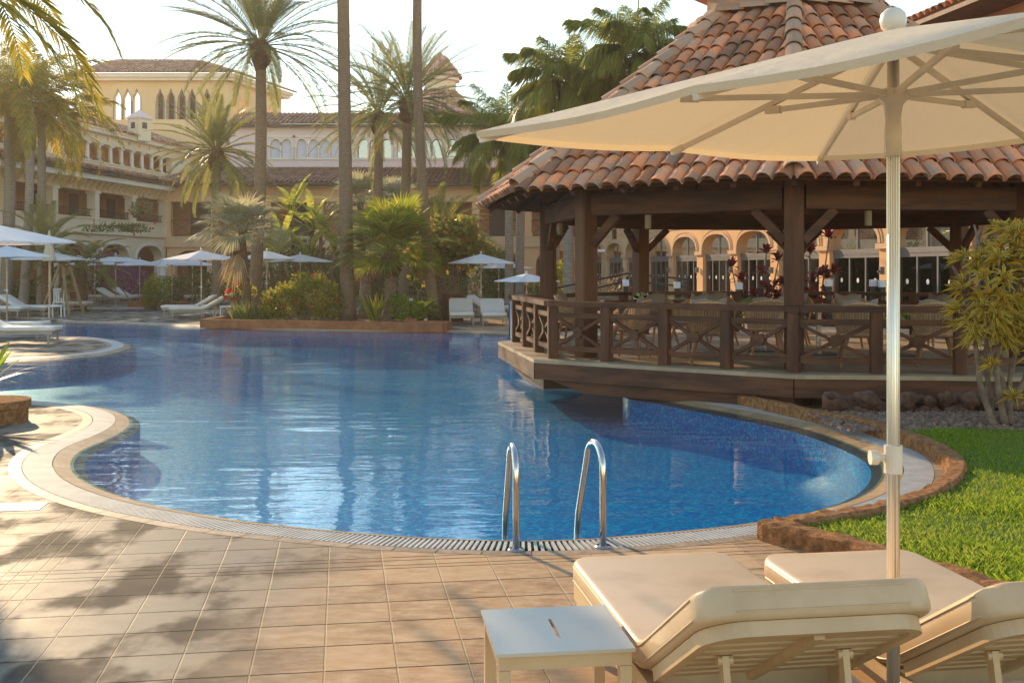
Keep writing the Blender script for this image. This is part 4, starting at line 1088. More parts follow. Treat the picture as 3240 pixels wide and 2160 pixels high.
def wing(label,ox,oy,dx,dy):
    t=thing('hotel_wing',label,'hotel building',(0,0,0)); t['_w']=0; fr=frame(ox,oy,dx,dy)
    base=(fr.translation.x,fr.translation.y,0)
    return t,(lambda: MB(fr))
# ---- back wing: parallel to the picture, pink upper floor
DB=62.0; XB0=XD(528,DB).x
t,nm=wing('long back hotel wing with pink upper wall, small arched windows and two tiled roofs',XB0,DB,1,0)
X=lambda px: XD(px,DB).x-XB0
LB=X(1850)
w=nm(); bays=[0]+[X(p) for p in (680,845,1010,1175,1340,1505,1670,1845)]
pw=.42
for i in range(len(bays)-1):     # ground arcade
    a,b=bays[i],bays[i+1]; hw=(b-a)/2-.45; arch_panel(w,a,b,0,2.95,0,.5,[((a+b)/2-hw,0)]+arch_pts((a+b)/2,hw,1.9,2.72)+[((a+b)/2+hw,0)])
w.build('arcade_wall',M['peach'],t)
w=nm(); w.box(-.2,LB,-.08,.45,2.95,3.5); w.box(-.2,LB,-.14,.0,2.90,3.0); w.build('floor_band',M['peachlight'],t)
for i in range(len(bays)):
    w=nm(); x=bays[i]; w.box(x-pw/2,x+pw/2,-.02,.42,3.5,5.5); w.box(x-pw/2-.06,x+pw/2+.06,-.08,.48,3.5,3.7); w.build('balcony_pillar',M['peach'],t)
w=nm(); w.box(-.2,LB,.0,.45,5.5,6.3); w.box(-.2,LB,-.06,.5,5.42,5.5); w.build('upper_wall_band',M['peach'],t)
for i in range(len(bays)-1):
    w=nm(); balustrade(w,bays[i]+pw/2,bays[i+1]-pw/2,.1,3.5,4.42,xp=True); w.build('balcony_railing',M['iron'],t)
w=nm(); w.box(-6,LB,2.6,2.8,0,6.6); w.box(-.2,LB,.45,2.6,2.9,3.45); w.box(-.2,LB,.45,2.6,6.2,6.3); w.build('gallery_back_wall',M['orange'],t)
for i in range(len(bays)-1):
    w=nm(); c=(bays[i]+bays[i+1])/2; w.box(c-.75,c+.55,2.52,2.6,3.46,5.55); w.build('door',M['darkdoor'],t)
    w=nm(); w.box(c-.9,c+.9,2.54,2.6,0.0,2.25); w.build('door',M['darkdoor'],t)
w=nm(); tile_roof(w,(-1.6,-1.0,6.42),(LB+1,-1.0,6.42),(0,8.0,1.5),8.1,.27,.42,seed=3,seg=4,thick=0); w.build('lower_roof',M['rooftilefar'],t)
w=nm(); w.box(-1.6,LB+1,-1.02,-.9,6.30,6.42); w.box(-1.4,LB+1,-.9,.5,6.3,6.36); w.build('lower_gutter',M['iron'],t)
# pink upper floor, set back above the lower roof
YU=7.0; DU=DB+YU
X2=lambda px: XD(px,DU).x-XB0
Z2=lambda py: H+(Y0-py)*DU/F
w=nm(); cx=[872,907,955,992,1027,1062,1112,1148,1185,1222,1272,1309,1346,1382,1432,1470,1508,1549,1600,1637,1674]
zs,zt,zsp,zf,zg,zb=Z2(500),Z2(440),Z2(462),Z2(434),Z2(396),Z2(545); hw=.315
fcx=[X2(p) for p in cx]; L2_=X2(1860)
w.box(X2(727),X2(835),YU,YU+.4,zb,zg); w.box(X2(835),L2_,YU,YU+.4,zb,zs); w.box(X2(835),L2_,YU,YU+.4,zf,zg)
e0=X2(835)
for i,x in enumerate(fcx):
    b=(x+fcx[i+1])/2 if i<len(fcx)-1 else L2_
    arch_panel(w,e0,b,zs,zf,YU,YU+.4,[(x-hw,zs)]+arch_pts(x,hw,zsp,zt,8)+[(x+hw,zs)]); e0=b
w.build('pink_wall',M['pink'],t)
gi=[0]
for i in range(1,len(cx)):
    if cx[i]-cx[i-1]>42: gi.append(i)
gi.append(len(cx))
for k in range(len(gi)-1):
    a,b=gi[k],gi[k+1]; w=nm(); x0,x1=fcx[a]-.40,fcx[b-1]+.40; y=YU
    w.box(x0-.1,x1+.1,y-.09,y,zs-.12,zs)
    for i in range(a,b): arch_trim(w,arch_pts(fcx[i],hw,zsp,zt,8),.08,y-.07,y)
    for i in range(a,b+1):
        xx=fcx[i]-.375 if i<b else fcx[b-1]+.375
        w.tube([(xx,y-.04,zs),(xx,y-.04,zsp-.08)],.05,8); w.box(xx-.09,xx+.09,y-.11,y+.02,zsp-.09,zsp+.01)
    w.box(x0-.14,x1+.14,y-.08,y,zf-.02,zf+.09)
    w.build('window_surround',M['creamlight'],t)
for i,x in enumerate(fcx):
    w=nm(); w.box(x-hw,x+hw,YU+.24,YU+.28,zs,zt); w.build('window',M['blind'] if i<7 else M['glassup'],t)
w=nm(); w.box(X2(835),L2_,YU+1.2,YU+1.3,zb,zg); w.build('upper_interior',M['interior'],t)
w=nm(); w.box(X2(727),L2_,YU-.5,YU-.2,zg-.16,zg); w.build('upper_gutter',M['iron'],t)
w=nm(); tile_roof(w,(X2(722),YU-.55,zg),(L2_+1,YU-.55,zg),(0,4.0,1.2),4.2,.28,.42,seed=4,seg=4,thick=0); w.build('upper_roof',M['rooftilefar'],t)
# ---- left wing with colonnaded gallery
XL0,DL0=-21.6,47.0; XL1,DL1=XB0-.1,62.0
t,nm=wing('left hotel wing with a colonnade of slim white columns above a deep tiled eave',XL0,DL0,XL1-XL0,DL1-DL0)
LL=math.hypot(XL1-XL0,DL1-DL0)
def s_of(px):     # distance along the facade seen at a pixel column
    k=(px-1620)/F; ux,uy=(XL1-XL0)/LL,(DL1-DL0)/LL; return (k*DL0-XL0)/(ux-k*uy)
S0=s_of(-40)-10; cols=[s_of(170),s_of(302),s_of(420),LL+.1]; p_=cols[1]-cols[0]; cols=[cols[0]-p_]+cols; 
LU=LL+7.4
pc=1.135; s_ref=s_of(163)
k=-12
ucs=[]
while s_ref+k*pc<s_of(556):
    if s_ref+k*pc>S0: ucs.append(s_ref+k*pc)
    k+=1
w=nm(); w.box(S0,cols[0],0,.5,0,3.45)
for i in range(len(cols)-1):
    a,b=cols[i],cols[i+1]; hw=(b-a)/2-.42; c=(a+b)/2; arch_panel(w,a,b,0,3.45,0,.5,[(c-hw,0)]+arch_pts(c,hw,2.1,2.95)+[(c+hw,0)])
w.build('arcade_wall',M['cream'],t)
w=nm()
for i in range(len(cols)-1):
    a,b=cols[i],cols[i+1]; hw=(b-a)/2-.42; arch_trim(w,arch_pts((a+b)/2,hw,2.1,2.95),.16,-.05,0)
w.build('arch_moulding',M['creamlight'],t)
w=nm(); w.box(S0,LL,-.15,.5,3.40,3.52); w.box(S0,LL,-.06,.4,3.52,4.12); w.box(S0,LL,-.12,.46,4.12,4.2); w.build('parapet',M['cream'],t)
for c in cols[:-1]:
    w=nm(); w.box(c-.3,c-.2,-.07,-.06,3.52,4.12); w.box(c+.2,c+.3,-.07,-.06,3.52,4.12); w.build('parapet_stripe',M['orange'],t)
for i,c in enumerate(cols):
    w=nm(); w.box(c-.21,c+.21,-.10,.34,3.52,5.5); w.box(c-.27,c+.27,-.16,.40,5.38,5.5); w.build('balcony_pillar',M['cream'],t)
for i in range(len(cols)-1):
    w=nm(); balustrade(w,cols[i]+.22,cols[i+1]-.22,.1,4.2,4.62,xp=False,step=.11); w.build('balcony_railing',M['iron'],t)
w=nm(); w.box(S0,LU,2.4,2.6,0,8.7); w.box(S0,LL,.4,2.4,3.0,3.6); w.box(S0,LL,.4,2.4,5.6,6.6); w.build('gallery_back_wall',M['orange'],t)
for i in range(len(cols)-1):
    c=(cols[i]+cols[i+1])/2; w=nm(); w.box(c-.2,c+.65,2.33,2.4,3.6,5.5); w.build('door',M['darkdoor'],t)
w=nm(); w.box(S0,LL,0,.45,5.5,6.1)
n=int((LL-S0)/.55)
for i in range(n):
    x=S0+i*.55; w.bar((x,-.02,5.62),(x,-.42,6.0),.10,.16)
w.build('bracket_frieze',M['yellow'],t)
w=nm(); w.box(S0,LL+.5,-.62,0,5.98,6.24); w.build('eave_moulding',M['creamlight'],t)
w=nm(); w.box(S0,LL+.6,-.78,.4,6.24,6.42); w.build('gutter',M['iron'],t)
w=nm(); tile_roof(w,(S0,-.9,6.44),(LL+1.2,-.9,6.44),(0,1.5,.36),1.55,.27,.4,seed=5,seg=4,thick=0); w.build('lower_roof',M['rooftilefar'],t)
w=nm(); w.box(S0,LU,.62,1.0,6.6,7.05); w.box(S0,LU,.56,1.06,7.05,7.12); w.box(ucs[-1]+pc*.9,LU,.66,1.0,7.12,8.1); w.box(LU,LU+.3,.66,6,6.6,8.7); w.build('gallery_parapet',M['cream'],t)
for x in ucs:
    w=nm(); w.tube([(x,.82,7.12),(x,.82,7.98)],[.115,.10],10); w.box(x-.14,x+.14,.68,.96,7.94,8.05); w.box(x-.14,x+.14,.68,.96,7.12,7.18); w.build('gallery_column',M['creamlight'],t)
w=nm(); w.box(S0,LU,.66,1.0,8.05,8.58)
for x in ucs: 
    for dx_ in (-.3,.3): w.bar((x+dx_*.3,.83,8.0),(x+dx_,.83,8.06),.3,.06)
w.build('gallery_frieze',M['cream'],t)
for i,x in enumerate(ucs[4:]):
    w=nm(); w.box(x+pc/2-.07,x+pc/2+.07,.652,.66,8.26,8.42); w.build('frieze_vent',M['orange'],t)
w=nm(); w.box(S0,LU,.35,.66,8.52,8.72); w.build('cornice',M['creamlight'],t)
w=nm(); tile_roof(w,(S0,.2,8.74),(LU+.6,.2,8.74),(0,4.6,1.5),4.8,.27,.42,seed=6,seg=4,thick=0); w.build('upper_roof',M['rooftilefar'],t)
for x in ucs[6:]:
    if random.random()<.8:
        w=nm()
        for k in range(26):
            a=random.uniform(0,6.28); r_=random.uniform(.02,.25); c0=Vector((x+pc/2+random.uniform(-.35,.35),.72,7.16)); d=Vector((math.cos(a)*.8,-abs(math.sin(a))*.3,random.uniform(.2,1)))*random.uniform(.08,.2); s2=Vector((.03,.02,.02)); w.quad(c0,c0+d*.5+s2,c0+d,c0+d*.5-s2)
        w.build('planter_trough',M['lf_dark'],t)
w=nm(); c=AT(441,400,57.0); 
# ---- small turret on the left wing roof
t=thing('roof_turret','small cream roof turret with two square vents and a pyramid cap','turret',AT(441,412,60)); 
m=MB(Matrix.Rotation(R(-32),4,'Z')); m.box(-.42,.42,-.42,.42,-.6,.58); m.build('turret_wall',M['cream'],t)
m=MB(Matrix.Rotation(R(-32),4,'Z')); m.box(-.5,.5,-.5,.5,.58,.65); m._add([(-.5,-.5,.65),(.5,-.5,.65),(.5,.5,.65),(-.5,.5,.65),(0,0,1.12)],[(0,1,4),(1,2,4),(2,3,4),(3,0,4)]); m.build('turret_cap',M['pink'],t)
for s in (0,1):
    m=MB(Matrix.Rotation(R(-32),4,'Z')); 
    if s==0: m.box(-.16,.16,-.43,-.42,.05,.38)
    else: m.box(.42,.43,-.16,.16,.05,.38)
    m.build('vent',M['darkdoor'],t)
# ---- ochre tower block with pointed openings behind the corner
DT=70.0; cxn=XD(722,DT).x
t=thing('hotel_tower','ochre hotel tower block with pointed windows and a low tiled hip roof','hotel building',(0,0,0)); t['_w']=0
zc=H+(Y0-258)*DT/F; zwb=H+(Y0-378)*DT/F; zwt=H+(Y0-283)*DT/F; ptx=[373,403,433,507,541,575,608,655,690]
fr=frame(cxn-9.2,DT,1,0); xs=[XD(p,DT).x-(cxn-9.2) for p in ptx]; m=MB(fr); e0=0
m.box(-2,9.2,0,.3,4,zwb); m.box(0,9.2,0,.3,zwt+.05,zc)
for i,x in enumerate(xs):
    b=(x+xs[i+1])/2 if i<len(xs)-1 else 9.2; hw=.21
    arch_panel(m,e0,b,zwb,zwt+.05,0,.3,[(x-hw,zwb)]+arch_pts(x,hw,zwb+1.15,zwt,pointed=True)+[(x+hw,zwb)]); e0=b
m.build('front_wall',M['yellow'],t)
m=MB(fr)
for x in xs: arch_trim(m,arch_pts(x,.21,zwb+1.15,zwt,pointed=True),.05,-.04,0); m.box(x-.29,x-.21,-.04,0,zwb,zwb+1.15); m.box(x+.21,x+.29,-.04,0,zwb,zwb+1.15)
m.build('window_moulding',M['greyframe'],t)
rx,ry=XD(890,77).x-cxn,7.0; fr2=frame(cxn,DT,rx,ry); L2=math.hypot(rx,ry); m=MB(fr2); m.box(0,L2,.0,.3,5,zwb-.0); m.box(0,L2,0,.3,zwt,zc); e0=0
xs2=[.9,1.5,2.1,4.2,4.9,5.6,6.3]
for i,x in enumerate(xs2):
    b=(x+xs2[i+1])/2 if i<len(xs2)-1 else L2; arch_panel(m,e0,b,zwb,zwt,0,.3,[(x-.18,zwb)]+arch_pts(x,.18,zwb+1.15,zwt-.05,pointed=True)+[(x+.18,zwb)]); e0=b
m.build('side_wall',M['yellow'],t)
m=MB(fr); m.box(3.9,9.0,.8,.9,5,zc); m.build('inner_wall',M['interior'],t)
m=MB(fr); m.box(-.2,9.4,-.45,.3,zc,zc+.18); m.box(-.2,9.5,-.62,.3,zc+.18,zc+.42); m.build('front_cornice',M['creamlight'],t)
m=MB(fr2); m.box(-.3,L2+.45,-.45,.3,zc,zc+.18); m.box(-.45,L2+.6,-.62,.3,zc+.18,zc+.42); m.build('side_cornice',M['creamlight'],t)
A_=Vector((cxn-9.6,DT-.8,zc+.42)); B_=Vector((cxn+.7,DT-.75,zc+.42)); C_=Vector((cxn+rx+1.0,DT+ry+.5,zc+.42)); ap=Vector((cxn-3.0,DT+4.5,zc+2.0))
m=MB(); tile_roof(m,A_,B_,(0,5,1.7),5.2,.27,.42,(0.2,.75),seed=8,seg=4,thick=0)
d2=(C_-B_).normalized(); n2=Vector((-d2.y,d2.x,0)); tile_roof(m,B_,C_,(n2.x*5,n2.y*5,1.7),4.6,.27,.42,(.75,.6),seed=9,seg=4,thick=0); m.build('roof',M['rooftilefar'],t)
# ---- lantern cupola above the back wing
c0=XD(1393,70); zb=H+(Y0-378)*70/F
t=thing('roof_cupola','octagonal tiled cupola with a small lantern behind the date palm crowns','cupola',(c0.x,c0.y,zb))
def octp(r,z,ph=22.5): return [Vector((r*math.cos(R(45*i+ph)),r*math.sin(R(45*i+ph)),z)) for i in range(8)]
m=MB()
for i in range(8):
    a,b=octp(2.75,.1)[i],octp(2.75,.1)[(i+1)%8]; m0=(a+b)/2; sl_=Vector((0,0,2.6))-m0; L=sl_.length*.72; tp=(b-a).length/2/sl_.length; tile_roof(m,a,b,sl_,L,.28,.42,(tp,tp),seed=20+i,seg=4,thick=0)
m.build('skirt_roof',M['rooftilefar'],t)
m=MB(); m.prism([tuple(v[:2]) for v in octp(1.05,0)],1.0,2.35); m.build('lantern_wall',M['cream'],t)
m=MB(); m.prism([tuple(v[:2]) for v in octp(1.30,0)],2.35,2.55); m.build('lantern_cornice',M['creamlight'],t)
m=MB()
for i in range(8):
    a,b=octp(1.4,2.55)[i],octp(1.4,2.55)[(i+1)%8]; m0=(a+b)/2; sl_=Vector((0,0,4.3))-m0; tp=(b-a).length/2/sl_.length; tile_roof(m,a,b,sl_,sl_.length*.97,.26,.42,(tp,tp),seed=30+i,seg=4,thick=0)
m.build('lantern_roof',M['rooftilefar'],t)
# ---- far roof block between the palms
t=thing('hotel_block','orange hotel block with cream cornice seen between palms left of the pavilion roof','hotel building',(0,0,0)); t['_w']=0
D5=58; x0=XD(1800,D5).x; zt=H+(Y0-232)*D5/F; fr=frame(x0,D5,1,0)
m=MB(fr); m.box(0,12,0,8,4,zt); m.build('wall',M['orange'],t)
m=MB(fr); m.box(-.4,12.4,-.4,.0,zt-.35,zt); m.build('cornice',M['creamlight'],t)
m=MB(fr); tile_roof(m,(-.8,-.7,zt+.05),(12.6,-.7,zt+.05),(0,4,1.3),4.2,.27,.42,(.3,0),seed=33,seg=4,thick=0); m.build('roof',M['rooftilefar'],t)
# ---- right wing with arched glass doors behind the pavilion
K_=50.0; WX0,WD0=424*K_/F,K_; wd=(43.3*K_/F,-.0703*K_); pitch=math.hypot(*wd)
t,nm=wing('right hotel wing of peach render with a row of arched glass doors behind the pavilion',WX0,WD0,wd[0],wd[1])
s0,s1=-3.4,8; ZS,ZC=2.38,2.98
w=nm()
for k in range(-4,8):
    a,b=k*pitch,(k+1)*pitch; c=(a+b)/2; hw=pitch/2-.34; arch_panel(w,max(a,s0*pitch),b,0,3.25,0,.55,[(c-hw,0)]+arch_pts(c,hw,ZS,ZC)+[(c+hw,0)]) if k>-4 else None
w.box(s0*pitch,-3*pitch,0,.5,0,3.25); w.box(s0*pitch,8*pitch,.0,.5,3.25,4.1)
w.build('arcade_wall',M['peach'],t)
w=nm()
for k in range(-3,8):
    c=(k+.5)*pitch; hw=pitch/2-.34; arch_trim(w,arch_pts(c,hw,ZS,ZC),.13,-.05,0); arch_trim(w,arch_pts(c,hw+.16,ZS,ZC+.16),.05,-.03,0)
for k in range(-3,9):
    x=k*pitch; w.box(x-.42,x+.42,-.08,.5,ZS-.16,ZS-.02); w.box(x-.36,x+.36,-.04,.5,0,.3)
w.box(s0*pitch,8*pitch,-.06,0,3.9,4.1); w.box(s0*pitch,8*pitch,-.03,0,3.3,3.36); w.build('stone_trim',M['peachlight'],t)
for k in range(-3,8):
    c=(k+.5)*pitch; hw=pitch/2-.34; w=nm(); y=.15
    w.box(c-hw,c+hw,y-.04,y+.04,2.10,2.24); w.box(c-.035,c+.035,y-.035,y+.035,2.24,ZC-.05)
    nd=4 if k<4 else 3
    for i in range(nd+1):
        x=c-hw+.05+(2*hw-.1)*i/nd; w.box(x-.032,x+.032,y-.03,y+.03,0,2.10)
    w.box(c-hw,c+hw,y-.03,y+.03,.42,.52); w.box(c-hw,c+hw,y-.028,y+.028,2.0,2.1)
    fo=w.build('door_frame',M['greyframe'],t)
    w=nm(); w.box(c-hw,c+hw,y-.006,y+.006,.0,2.1); w.quad(*[(x,y,z) for x,z in [(c-hw,2.24)]+arch_pts(c,hw,ZS,ZC)[::1]+[(c+hw,2.24)]]); w.build('door_glass',M['glass'],fo)
    for i in range(nd):
        w=nm(); x=c-hw+(2*hw)*(i+.5)/nd; w.tube([(x,y-.012,1.38),(x,y-.010,1.38)],.07,10); w.build('leaf_decal',M['paper'],fo)
    if k>=3:
        w=nm(); n=40; pts=[]
        for side in (-1,1):
            pr=None
            for i in range(n):
                x=c+side*(hw-.02-i*.030*.9); yy=.52+.05*math.sin(i*1.1); 
                if pr: w.quad((pr[0],pr[1],.05),(x,yy,.05),(x,yy,2.95),(pr[0],pr[1],2.95))
                pr=(x,yy)
                if i>18: break
        w.build('curtain',M['curtain'],t)
    w=nm(); x=(k+1)*pitch-.02; w.box(x-.05,x+.05,-.16,-.05,1.55,1.75); w.tube([(x,-.1,1.65),(x,-.22,1.62)],.03,8); w.build('wall_lamp',M['greyframe'],t)
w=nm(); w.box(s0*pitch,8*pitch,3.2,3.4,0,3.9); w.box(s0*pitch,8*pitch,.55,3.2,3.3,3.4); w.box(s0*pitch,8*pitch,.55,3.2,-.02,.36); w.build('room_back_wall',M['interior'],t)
for k in range(-3,9):
    x=k*pitch; w=nm(); w.box(x-.25,x+.25,.0,.45,4.1,6.6); w.build('balcony_pillar',M['peach'],t)
for k in range(-3,8):
    w=nm(); balustrade(w,k*pitch+.26,(k+1)*pitch-.26,.15,4.1,4.9,step=.15); w.build('balcony_railing',M['iron'],t)
w=nm(); w.box(s0*pitch,8*pitch,2.2,2.4,4.1,7.4); w.box(s0*pitch,8*pitch,0,.45,6.6,7.4); w.build('upper_wall',M['orange'],t)
w=nm(); tile_roof(w,(s0*pitch-.5,-1.0,7.42),(8.6*pitch,-1.0,7.42),(0,3.2,1.2),3.4,.27,.42,seed=44,seg=5,thick=.012); w.build('roof',M['rooftile'],t)
w=nm(); w.box(s0*pitch-.5,8.6*pitch,-1.0,.3,7.28,7.38); w.build('roof_soffit',M['wood'],t)
# the hotel stands a little lower than the pool terrace and its storeys are tall
for o in bpy.data.objects:
    if o.parent is None and o.name.split('.')[0] in ('hotel_wing','hotel_tower','hotel_block','roof_turret','roof_cupola'):
        o.location=(o.location.x*1.12,o.location.y*1.12,o.location.z*1.12-.204); o.scale=(1.12,1.12,1.12)

# ------------------------------------------------------------------ vegetation
def kite(mb,p,d,l,w,nrm,tipdrop=0.0):
    d=d.normalized(); s=d.cross(nrm)
    if s.length<1e-5: s=d.cross(Vector((.3,.5,.8)))
    s.normalize(); m=p+d*l*.45; e=p+d*l+Vector((0,0,-tipdrop*l)); n=len(mb.v)
    mb.v+= [tuple(p-s*w*.25),tuple(p+s*w*.25),tuple(m+s*w*.5),tuple(e),tuple(m-s*w*.5)]
    mb.f.append((n,n+1,n+2,n+3,n+4))
def frond(mb,base,az,el,L,droop,nl,ll,lw,rnd,vee=.5,fwd=.6,hang=.25,stem=.018,bare=.14,plume=0.0,tw=0.0):
    """one feather leaf: arching midrib, leaflets along both sides"""
    h=Vector((math.cos(az),math.sin(az),0)); side=Vector((-math.sin(az),math.cos(az),0)); N=16; pts=[Vector(base)]; tang=[]; a=el
    for i in range(N):
        t=i/N; a=el-droop*(t**1.25); d=h*math.cos(a)+Vector((0,0,math.sin(a)))+side*(tw*t); d.normalize(); tang.append(d); pts.append(pts[-1]+d*(L/N))
    tang.append(tang[-1])
    mb.tube(pts[::2],[stem*(1-.85*i/(len(pts[::2])-1)) for i in range(len(pts[::2]))],3,cap=False)
    for k in range(nl):
        t=bare+(1-bare)*(k+.5)/nl; x=t*N; i=min(N-1,int(x)); p=pts[i].lerp(pts[i+1],x-i); d=tang[i]; up=side.cross(d)
        if up.z<0: up=-up
        prof=min(1,.35+1.6*(t-bare)/.5) if t<.5 else 1-.72*((t-.5)/.5)**1.6
        l=ll*prof
        for s in (-1,1):
            v=vee+rnd.uniform(-.15,.15)+ (rnd.choice((-1,0,1))*plume)
            dd=side*s*math.cos(v)+up*math.sin(v)+d*(fwd+rnd.uniform(-.12,.12)+.5*t)+Vector((0,0,-hang*rnd.uniform(.6,1.3)))
            kite(mb,p,dd,l*rnd.uniform(.85,1.1),lw,up,tipdrop=hang*.5)
def trunk(base,top,r0,r1,m,name='trunk',n=14,bow=(0,0),par=None,flare=1.25,rough=.03):
    mb=MB(); base=Vector(base); top=Vector(top); pts=[];rad=[]; K=26
    for i in range(K+1):
        t=i/K; p=base.lerp(top,t)+Vector((bow[0],bow[1],0))*math.sin(PI*t)
        f=flare if t<.02 else 1+(flare-1)*max(0,1-t*9)
        pts.append(p); rad.append((r0+(r1-r0)*t)*f*(1+random.uniform(-rough,rough)))
    mb.tube(pts,rad,n); return mb.build(name,m,par,smooth=True)
def palm_thing(name,label,base,group=None): return thing(name,label,'palm tree',base,group=group)
def feather_palm(name,label,base,top,r,nf,L,leafm,trunkm,seed,nl=44,ll=.42,lw=.035,el=(-.55,1.35),droop=(.7,1.3),bow=(0,0),boots=True,vee=.45,hang=.2,group=None,fwd=.75,shaft=None,plume=0,azr=None,dead=0,r1=None,stem=.02,upbias=1.0,skirt=True):
    rnd=random.Random(seed); base=Vector(base); top=Vector(top)-base; t=palm_thing(name,label,base,group)
    trunk((0,0,-.05),top,r,r1 or r*.82,trunkm,par=t,bow=bow)
    cr=MB()
    for i in range(nf):
        az=(i*2.39996+rnd.uniform(-.25,.25)) 
        if azr and not(azr[0]<(az%(2*PI))<azr[1]): continue
        e=el[0]+(el[1]-el[0])*((i+.5)/nf)**upbias+rnd.uniform(-.1,.1); ee=max(0,e)
        frond(cr,top+Vector((math.cos(az)*r*.5,math.sin(az)*r*.5,.08+.25*(i/nf))),az,e,L*rnd.uniform(.85,1.08)*(1.0 if e<1 else .85),rnd.uniform(*droop)*(1.1-.3*ee),nl,ll,lw,rnd,vee,fwd,hang,plume=plume,stem=stem,tw=rnd.uniform(-.15,.15))
    cr.build('crown',leafm,t)
    if boots:
        b=MB(); 
        b.lathe([(r*.8,-.75),(r*1.15,-.5),(r*1.6,-.15),(r*1.5,.1),(r*.9,.35),(.02,.4)],12,c=tuple(top))
        for k in range(46):
            a=rnd.uniform(0,2*PI); z=rnd.uniform(-.6,.15); rr=r*1.25; p=top+Vector((math.cos(a)*rr,math.sin(a)*rr,z)); b.bar(p-Vector((0,0,.06)),p+Vector((math.cos(a)*.11,math.sin(a)*.11,.13)),.07,.035)
        b.build('leaf_boots',M['boot'],t)
    if shaft:
        b=MB(); b.tube([top+Vector((0,0,-shaft)),top+Vector((0,0,-shaft*.6)),top+Vector((0,0,-.1)),top+Vector((0,0,.25))],[r*1.05,r*1.2,r*.85,r*.5],12); b.build('crownshaft',M['shaft'],t,smooth=True)
    if dead:
        d=MB()
        for i in range(dead):
            az=rnd.uniform(0,2*PI); frond(d,top+Vector((0,0,-.15)),az,-.5,L*.7,.9,26,ll*.8,lw,rnd,.2,.6,.5)
        d.build('dry_fronds',M['lf_dead'],t)
    return t
def fan_leaf(mb,base,az,el,pet,Rl,seg,rnd,spread=2.5,droop=.25,fold=.25):
    h=Vector((math.cos(az)*math.cos(el),math.sin(az)*math.cos(el),math.sin(el))); side=Vector((-math.sin(az),math.cos(az),0)); up=side.cross(h)*-1
    if up.z<0: up=-up
    hub=Vector(base)+h*pet+Vector((0,0,-pet*.12)); mb.tube([base,Vector(base)+h*pet*.5,hub],[.014,.012,.009],3,cap=False)
    h2=(h+Vector((0,0,-.25))).normalized(); up2=side.cross(h2); 
    if up2.z<0: up2=-up2
    for k in range(seg):
        a=-spread/2+spread*k/(seg-1); d=h2*math.cos(a)+side*math.sin(a)+up2*(fold*(abs(math.sin(a)))); l=Rl*(.72+.28*math.cos(a*.75))*rnd.uniform(.92,1.05)
        w=Rl*spread/seg*.62; d.normalize(); s=d.cross(up2).normalized(); m1=hub+d*l*.55; e=hub+d*l+Vector((0,0,-droop*l*rnd.uniform(.5,1.4))); n=len(mb.v)
        mb.v+=[tuple(hub),tuple(m1+s*w*.5+up2*.0),tuple(e),tuple(m1-s*w*.5)]; mb.f.append((n,n+1,n+2,n+3))
def fan_palm(name,label,base,top,r0,r1,nf,Rl,pet,leafm,seed,skirt=12,el=(-.6,1.4),seg=26,group=None,droop=.25,bootz=(0,0),trunkm=None):
    rnd=random.Random(seed); base=Vector(base); top=Vector(top)-base; t=palm_thing(name,label,base,group); trunk((0,0,-.05),top,r0,r1,trunkm or M['bark'],par=t,bow=(.05,0))
    cr=MB()
    for i in range(nf):
        az=i*2.39996+rnd.uniform(-.2,.2); e=el[0]+(el[1]-el[0])*((i+.5)/nf)**.85; fan_leaf(cr,top,az,e,pet*rnd.uniform(.65,1.15),Rl*rnd.uniform(.75,1.15),seg,rnd,droop=droop)
    cr.build('crown',leafm,t)
    if skirt:
        d=MB()
        for i in range(skirt): fan_leaf(d,top+Vector((0,0,-.1)),rnd.uniform(0,6.28),rnd.uniform(-1.4,-.8),pet*.6,Rl*.85,16,rnd,spread=1.6,droop=.5)
        d.build('dry_skirt',M['lf_dead'],t)
    if bootz[1]>0:
        b=MB()
        for k in range(150):
            a=rnd.uniform(0,6.28); z=rnd.uniform(-bootz[1],.0); rr=bootz[0]*math.sin(PI*(.15+.75*(z+bootz[1])/bootz[1])); p=top+Vector((math.cos(a)*rr*.7,math.sin(a)*rr*.7,z)); b.bar(p,p+Vector((math.cos(a)*.09,math.sin(a)*.09,.07)),.07,.03)
        b.lathe([(r1,-bootz[1]),(bootz[0]*.75,-bootz[1]*.6),(bootz[0]*.75,-.2),(r1,.1)],12,c=tuple(top)); b.build('leaf_boots',M['boot'],t)
    return t
def blob_leaves(mb,blobs,n,ls,rnd,aspect=.55,shell=.6,up=.3):
    """small leaves spread through the volume of several overlapping lumps"""
    vol=[b[3]*b[4]*b[5] for b in blobs]; tot=sum(vol)
    for b,v in zip(blobs,vol):
        for _ in range(int(n*v/tot)):
            d=Vector((rnd.gauss(0,1),rnd.gauss(0,1),rnd.gauss(0,1))).normalized(); r=(shell+(1-shell)*rnd.random())*(1+.18*math.sin(5*d.x+b[0]*3)*math.sin(4*d.z+b[2]*5)+rnd.gauss(0,.05)); p=Vector((b[0]+d.x*b[3]*r,b[1]+d.y*b[4]*r,b[2]+d.z*b[5]*r))
            if p.z<.02: continue
            o=(d+Vector((rnd.gauss(0,.7),rnd.gauss(0,.7),rnd.gauss(0,.5)+up))).normalized(); kite(mb,p,o,ls*rnd.uniform(.6,1.25),ls*aspect,Vector((rnd.gauss(0,1),rnd.gauss(0,1),rnd.gauss(0,1))))
